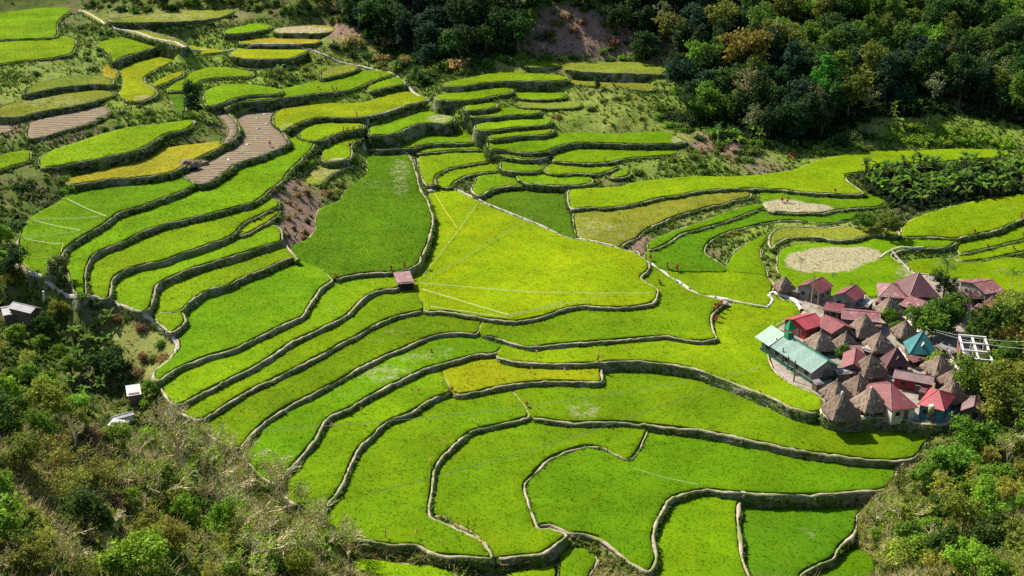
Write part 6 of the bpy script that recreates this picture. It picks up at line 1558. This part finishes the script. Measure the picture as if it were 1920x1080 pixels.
ribbon('footpath', 'white rim path along the yellow terrace', [(805,190),(790,192),(770,196),(745,205),(722,213),(700,218),(692,225)], .7, lift=.28)
ribbon('footpath', 'pale rim path at the head of the dark green paddy', [(692,282),(715,282),(742,280),(757,286),(768,293),(776,302),(780,320),(785,335)], .8, lift=.22)
ribbon('footpath', 'pale bund path between the brightest field and the dark wedge', [(850,357),(880,369),(905,381),(940,396),(960,404),(992,417),(1025,430),(1060,445),(1090,452),(1120,457),(1150,464),(1175,470),(1195,475),(1210,487),(1220,497)], .6, lift=.45)
ribbon('footpath', 'white concrete channel path leading to the village', [(1222,498),(1235,505),(1245,512),(1258,522),(1272,533),(1285,541),(1310,553),(1345,561),(1365,566)], .6, 'white', .5)
ribbon('footpath', 'pale bund path from the red plants to the village', [(1365,568),(1400,574),(1440,580)], .5, 'stone', .45)
ribbon('footpath', 'white kerb path bending above the mint roof', [(1440,578),(1448,568),(1440,553),(1450,553),(1475,558),(1492,566),(1503,583)], .7, 'white', .4)
ribbon('footpath', 'white kerb around the front huts', [(1540,777),(1550,781),(1570,785),(1590,788),(1612,786),(1630,783)], .8, 'concrete', .25)
ribbon('footpath', 'stone lane running down between the huts', [(1694,587),(1703,600),(1712,612),(1722,624)], 1.1, 'concrete', .12, .3)
ribbon('footpath', 'pale village lane beside the unfinished house frame', [(1768,655),(1780,668),(1792,685),(1803,702),(1812,718)], 1.3, 'concrete', .12, .3)
ribbon('footpath', 'stone lane in the middle of the village', [(1682,653),(1694,668),(1706,682),(1720,695)], 1.2, 'concrete', .12, .3)
ribbon('footpath', 'stone edged path along the left ends of the terraces', [(12,488),(35,502),(60,517),(80,530),(120,548),(150,556),(180,563),(215,570),(245,578),(268,588),(285,603),(305,616),(322,630),(333,645),(330,662),(312,682),(292,700),(284,716),(290,735)], .6, 'stone', .2)
ribbon('footpath', 'curved white bund by the little pond', [(1650,487),(1660,478),(1675,470),(1690,466),(1710,468),(1730,470)], .5, 'stone', .45)
ribbon('footpath', 'diagonal stone bund behind the village', [(1672,474),(1680,485),(1692,497),(1705,507),(1718,515)], .7, 'stone', .45)

def stairs(label, pts, w=.9):
    Q = path_line(pts, .42, .15); root_m = MB()
    for i in range(len(Q) - 1):
        d = Q[i + 1] - Q[i]; rz = math.atan2(d[1], d[0])
        root_m.box((Q[i][0], Q[i][1], Q[i][2] + rng.normal(0, .03) - .2), (.36, w * rng.uniform(.85, 1.1), .55), rz)
    o = root_m.build('stone_stairs', MAT['stone']); tag(o, label, 'stairs')
stairs('stone stairs climbing from the dark green paddy to the yellow terrace', [(684,282),(681,272),(683,262),(684,252),(686,240),(690,228)])
stairs('short stone steps at the right end of the long low wall', [(1689,871),(1685,880),(1682,888),(1676,897)], 1.0)
stairs('few stone steps at the head of the straight raised bund', [(1393,927),(1391,934),(1389,941)], .8)
stairs('stone steps at the bend of the left path', [(318,626),(325,634),(330,642)], .9)
stairs('stone steps on the white stairway above the short bright plot', [(757,152),(764,161),(772,170),(780,178),(790,185)], 1.0)
Q = path_line([(195,40),(215,47),(240,52),(262,57),(287,66),(310,71),(340,77)], 2.2, 1.0)
f = empty('path_railing', Q[0]); tag(f, 'thin dark railing along the top left footpath', 'railing')
m = MB(); m.tube([tuple(q - Q[0]) for q in Q], .05, 5); m.build('rail', MAT['wood'], f)
for q in Q:
    m = MB(); d = q - Q[0]; m.tube([(d[0], d[1], d[2] - 1.2), (d[0], d[1], d[2] + .1)], .05, 5); m.build('post', MAT['wood'], f)

def bird_line(label, a, b, key, mat='line', sag=.25, h=1.05, flags=True, mid=None):
    z = ZT[key] + h; pts = [a] + ([mid] if mid else []) + [b]
    P = np.array([at(x, y, z) for x, y in pts]); L = np.concatenate([[0], np.cumsum(np.linalg.norm(np.diff(P, axis=0), axis=1))]); n = max(6, int(L[-1] / 1.0)); s = np.linspace(0, L[-1], n)
    Q = np.stack([np.interp(s, L, P[:, k]) for k in range(3)], 1); Q[:, 2] -= sag * np.sin(np.linspace(0, math.pi, n))
    r = empty('bird_string', P[0]); tag(r, label, 'bird string', 'strings that keep birds off the rice')
    m = MB(); m.tube([tuple(q - P[0]) for q in Q], .018 if key == 'B3' else .04, 4, False); m.build('string', MAT[mat], r)
    if flags:
        m = MB()
        for q in Q[1:-1]:
            d = q - P[0]; w = rng.uniform(.05, .09); m.add([(d[0] - w, d[1], d[2]), (d[0] + w, d[1], d[2]), (d[0] + rng.normal(0, .08), d[1] + rng.normal(0, .08), d[2] - rng.uniform(.18, .3))], [(0, 1, 2)])
        o = m.build('pennants', MAT[mat], r); o['kind'] = 'stuff'
    for q in (P[0], P[-1]):
        m = MB(); d = q - P[0]; m.tube([(d[0], d[1], d[2] - h - .1), (d[0], d[1], d[2] + .1)], .03, 5); m.build('pole', MAT['wood'], r)
for i, (l, a, b, k, mt, fl, mid) in enumerate([
    ('upper white pennant string crossing the brightest field near its bottom', (785,530), (1222,549), 'G', 'line', True, (1000,545)), ('middle pennant string near the bottom of the brightest field', (790,541), (1140,553), 'G', 'line', True, (955,588)), ('lowest string hugging the bottom bund of the brightest field', (805,574), (1060,563), 'G', 'line', True, (950,592)),
    ('plain string fanning right across the brightest field', (795,524), (1000,405), 'G', 'line', False, None), ('plain string running up to the top of the brightest field', (792,517), (893,385), 'G', 'line', False, None), ('faint string in the right half of the brightest field', (985,513), (1195,473), 'G', 'yline', False, None), ('faint string from the tip of the brightest field', (815,362), (858,428), 'G', 'yline', False, None),
    ('top white string of the stringed left terrace', (125,372), (200,405), 'V1', 'line', True, None), ('second white string of the stringed left terrace', (62,410), (190,405), 'V1', 'line', True, None), ('long white string of the stringed left terrace', (62,412), (152,431), 'V1', 'line', True, None), ('fourth white string of the stringed left terrace', (42,443), (150,432), 'V1', 'line', True, None),
    ('lower white string of the stringed left terrace', (45,446), (116,457), 'V1', 'line', True, None), ('thick yellow cord down the rim of the stringed left terrace', (198,405), (114,474), 'V1', 'yline', False, (118,455)), ('upper yellow string of the stringed left terrace', (30,468), (114,457), 'V1', 'yline', True, None), ('lower yellow string of the stringed left terrace', (27,478), (95,482), 'V1', 'yline', True, None), ('yellow cord at the bottom corner of the stringed left terrace', (27,478), (64,507), 'V1', 'yline', False, None),
    ('row of white pennants near the left lobe of the loop paddy', (1185,877), (1310,908), 'B3', 'line', False, None), ('row of small white pennants beside the village in the yellow green paddy', (1360,702), (1425,688), 'K', 'line', True, None)]):
    bird_line(l, a, b, k, mt, flags=fl, mid=mid)

def scarer(label, px, py, key):
    p = at(px, py, ZT[key] + .3)
    r = empty('straw_bird_scarer', p, rng.uniform(0, 6.28)); tag(r, label, 'bird scarer', 'straw bird scarers in the paddies')
    m = MB(); m.tube([(0, 0, -.4), (.05, 0, 1.2)], .03, 5); m.build('stake', MAT['wood'], r)
    m = MB()
    for k in range(12):
        a = rng.uniform(0, 6.28); l = rng.uniform(.3, .65); z = rng.uniform(.6, 1.2); b = (math.cos(a) * l * .7, math.sin(a) * l * .7, z + rng.uniform(-.5, .35) * l)
        m.tube([(.04, 0, z), b], [.05, .02], 4, False)
    m.build('straw_bundle', MAT['straw'], r)
SC = [('N2',997,700,'left of two straw scarers on the yellowish strip'),('N2',1058,699,'right of two straw scarers on the yellowish strip'),('N2',937,708,'straw scarer at the left end of the yellowish strip'),('N2',878,720,'straw scarer near the pale patch of the yellowish strip'),
      ('K',1006,668,'first straw scarer from the left in the row of five'),('K',1068,668,'second straw scarer in the row of five'),('K',1123,664,'middle straw scarer in the row of five'),('K',1175,661,'fourth straw scarer in the row of five'),('K',1242,660,'last straw scarer at the right of the row of five'),
      ('N1',830,725,'straw scarer left of the corner of the yellowish strip'),('N1',785,738,'straw scarer right of the square yellow patch'),('N1',678,775,'straw scarer in the lower half of the narrow curved paddy'),('N1',622,805,'straw scarer next to the small curved bund'),('N1',685,806,'straw scarer beside the low end wall'),
      ('C1',722,1008,'straw scarer near the bottom wall beside the bare trees'),('C1',780,1008,'second straw scarer near the bottom wall'),('C1',830,1024,'third straw scarer near the bottom wall'),('C1',902,1028,'straw scarer at the lower right corner of the broad paddy'),('C1',860,993,'straw scarer on the thin bund of the crescent paddy'),('C1',808,872,'tall reddish scarer where the bund bends'),('C1',890,795,'straw scarer beside the upper bund of the broad paddy'),('C1',835,835,'faint straw scarer in the upper part of the broad paddy'),('G',930,450,'dark stake standing alone in the brightest field'),('V1',74,444,'dark stake in the stringed left terrace')]
for k, x, y, l in SC: scarer(l, x, y, k)

TI_AT = [(1220,493,1.4,'red ti plant at the junction of footpaths beside the brightest field'),(1251,508,1.1,'left of two red ti plants beside the white channel path'),(1270,512,1.35,'right, bigger of two red ti plants beside the white channel path'),(1236,537,1.1,'red ti plant at the corner of the brightest field'),
    (1347,584,1.0,'topmost ti plant in the row on the even green paddy rim'),(1340,595,1.2,'middle ti plant in the row on the even green paddy rim'),(1344,607,1.2,'lowest ti plant in the row on the even green paddy rim'),(1354,577,.9,'small ti plant next to the rubble knob'),
    (1465,383,1.3,'left, taller red ti plant on the muddy plot'),(1477,384,1.1,'right ti plant on the muddy plot casting a shadow'),(1565,365,1.1,'red ti plant on the long right paddy rim'),(1629,366,1.1,'red ti plant at the tip of the long right paddy'),
    (735,511,1.0,'red ti plant left of the field hut'),(759,508,1.1,'red ti plant behind the field hut'),(791,493,1.0,'red ti plant on the bend right of the field hut'),(630,527,.9,'brownish ti plant where the thin bund meets the rim'),(506,276,1.2,'red ti plant on the ploughed terrace rim'),
    (669,222,1.0,'red ti plant on the yellow terrace rim'),(598,170,1.0,'slender red ti plant at left of the bright strip'),(624,172,1.2,'taller slender red ti plant on the bright strip rim'),(632,171,1.0,'slender ti plant right of the taller one'),(645,252,1.0,'left ti plant of the row on the hedge by the stairs'),(653,250,1.0,'second ti plant of the row on the hedge by the stairs'),(665,249,1.1,'third ti plant of the row on the hedge by the stairs'),(674,246,1.1,'last ti plant of the row on the hedge by the stairs'),
    (714,147,.9,'red ti plant beside the white stairway'),(657,280,1.4,'tall red ti plant right of the small green plot'),(780,289,.9,'red ti plant on the short strip beside the footpath'),(812,353,.9,'red ti plant at the tip of the brightest field'),
    (1134,308,.9,'red ti plant under the bamboo marker'),(1178,333,1.0,'red ti plant on the tiny round ended paddy'),(1315,292,1.5,'bushy red ti plant on the bank'),(1335,292,1.3,'second bushy red ti plant on the bank'),(1370,318,1.2,'red ti plant at the right end of the red planted bank'),(1478,303,1.4,'red ti plant on the dark bank behind the long right paddy'),(1488,300,1.3,'second red ti plant on the dark bank behind the long right paddy'),
    (1826,440,1.0,'red ti plant on the wall of the wide right paddy'),(1915,412,1.1,'red ti plant at the right edge on the wide paddy wall'),(1918,447,1.0,'red ti plant at the right edge one step lower'),(1899,472,1.0,'ti plant on the lowest right rim'),(1850,468,.9,'small dark ti plant on the right rim'),(1122,690,.9,'red ti plant at the square corner of the yellowish strip'),(988,767,.9,'ti plant at the thin bund above the crescent paddy'),(849,737,.8,'ti plant at the corner where the yellowish strip starts'),(808,664,.7,'ti plant on the mossy wall of the narrow paddy')]
for i, (x, y, s, l) in enumerate(TI_AT):
    p = pxy(x, y); p[2] += .1
    put('red_ti_plant', 'ti plant', l, 'red ti plants', p, TI[i % 4], (.22, .025, .03), s * 1.15)

def cable(label, P, Q, sag, rad=.035, n=24):
    P, Q = np.array(P), np.array(Q); m = MB()
    m.tube([tuple(P + (Q - P) * t - np.array([0, 0, sag * 4 * t * (1 - t)])) for t in np.linspace(0, 1, n)], rad, 4, False)
    o = m.build('overhead_cable', MAT['cable']); tag(o, label, 'cable', 'overhead cables')
cable('upper overhead cable crossing the lower paddies', at(490, 806, 9), at(1292, 714, 8), 1.2)
cable('lower overhead cable crossing the lower paddies', at(690, 925, 8), at(1345, 722, 7), 1.2)
cable('overhead cable from the bright red roof towards the thicket', at(1755, 622, 10), at(1960, 655, 12), .8)
cable('overhead cable over the teal roof to the right edge', at(1752, 618, 10), at(1960, 640, 12), .8)
# rubble and heaps
def heap(label, cat, px, py, s, mat, name):
    p = pxy(px, py); m = MB(); n = 9; rings = [(1.0, -.15), (.85, .18), (.5, .38), (.12, .46)]
    vs = []; fs = []
    for rr, z in rings:
        for k in range(n):
            a = 6.283 * k / n; q = rr * (1 + rng.normal(0, .16)); vs.append((math.cos(a) * q * s, math.sin(a) * q * s * .8, (z + rng.normal(0, .04)) * s))
    for j in range(3):
        for k in range(n): fs.append((j * n + k, j * n + (k + 1) % n, (j + 1) * n + (k + 1) % n, (j + 1) * n + k))
    fs.append(tuple(3 * n + k for k in range(n))); m.add(vs, fs)
    o = m.build(name, MAT[mat]); o.location = p; tag(o, label, cat, 'grey heaps on the ploughed terrace' if name == 'soil_heap' else None)
for x, y, l in [(498,215,'grey heap at the back of the ploughed terrace'),(482,223,'grey heap at the upper left of the ploughed terrace'),(500,233,'grey heap near the yellow terrace corner'),(485,242,'grey heap in the middle of the ploughed terrace'),(500,251,'grey heap right of the middle of the ploughed terrace'),(482,260,'grey heap above the red ti plant'),(462,250,'grey heap at the left of the ploughed terrace'),(465,272,'grey heap by the ploughed terrace front wall'),(450,288,'grey heap on the narrow end of the ploughed terrace'),(430,300,'grey heap beside the collapsed earth')]:
    heap(l, 'heap', x, y, .75, 'tin_grey', 'soil_heap')
heap('rubble knob at the upper end of the red planted rim', 'rubble', 1358, 570, 1.1, 'stone', 'rubble_knob')
heap('collapsed earth heap beside the ploughed terrace', 'rubble', 355, 318, 2.6, 'till', 'collapsed_earth')
heap('second mound of collapsed earth on the ploughed terrace edge', 'rubble', 375, 308, 2.2, 'till', 'collapsed_earth')
heap('stone cairn at the tip of the brightest field', 'rubble', 806, 360, 1.6, 'stone', 'stone_cairn')
# ------------------------------------------------------------------ camera, sun, sky
cam = bpy.data.objects.new('camera', bpy.data.cameras.new('camera')); COL.objects.link(cam)
cam.location = (0, 0, CAM_H); cam.rotation_euler = (R(90) - PITCH, 0, 0)
cam.data.sensor_width = 36.0; cam.data.lens = FPX / 1920 * 36.0; cam.data.clip_end = 3000
scene.camera = cam
SUN_AZ, SUN_EL = R(-47), R(46)          # azimuth clockwise from straight ahead
sd = Vector((math.sin(SUN_AZ) * math.cos(SUN_EL), math.cos(SUN_AZ) * math.cos(SUN_EL), math.sin(SUN_EL)))
sl = bpy.data.lights.new('sun', 'SUN'); sl.energy = 5.0; sl.angle = R(.55); sl.color = (1, .92, .78)
so = bpy.data.objects.new('sun', sl); COL.objects.link(so)
so.rotation_euler = sd.to_track_quat('Z', 'Y').to_euler(); so.location = (-150, 250, 250)
w = bpy.data.worlds.new('World'); scene.world = w; w.use_nodes = True
nt = w.node_tree; nt.nodes.clear()
sky = nt.nodes.new('ShaderNodeTexSky'); sky.sky_type = 'NISHITA'; sky.sun_disc = False
sky.sun_elevation = SUN_EL; sky.sun_rotation = SUN_AZ
bg = nt.nodes.new('ShaderNodeBackground'); bg.inputs['Strength'].default_value = .10
wo = nt.nodes.new('ShaderNodeOutputWorld')
nt.links.new(sky.outputs[0], bg.inputs[0]); nt.links.new(bg.outputs[0], wo.inputs[0])
vs = scene.view_settings
scene.display_settings.display_device = 'sRGB'
vs.view_transform = 'Standard'; vs.look = 'None'; vs.gamma = 1.0; vs.use_curve_mapping = False
vs.exposure = .98
c = scene.cycles
c.max_bounces = 6; c.diffuse_bounces = 3; c.glossy_bounces = 2; c.transmission_bounces = 3; c.transparent_max_bounces = 6
c.use_denoising = False
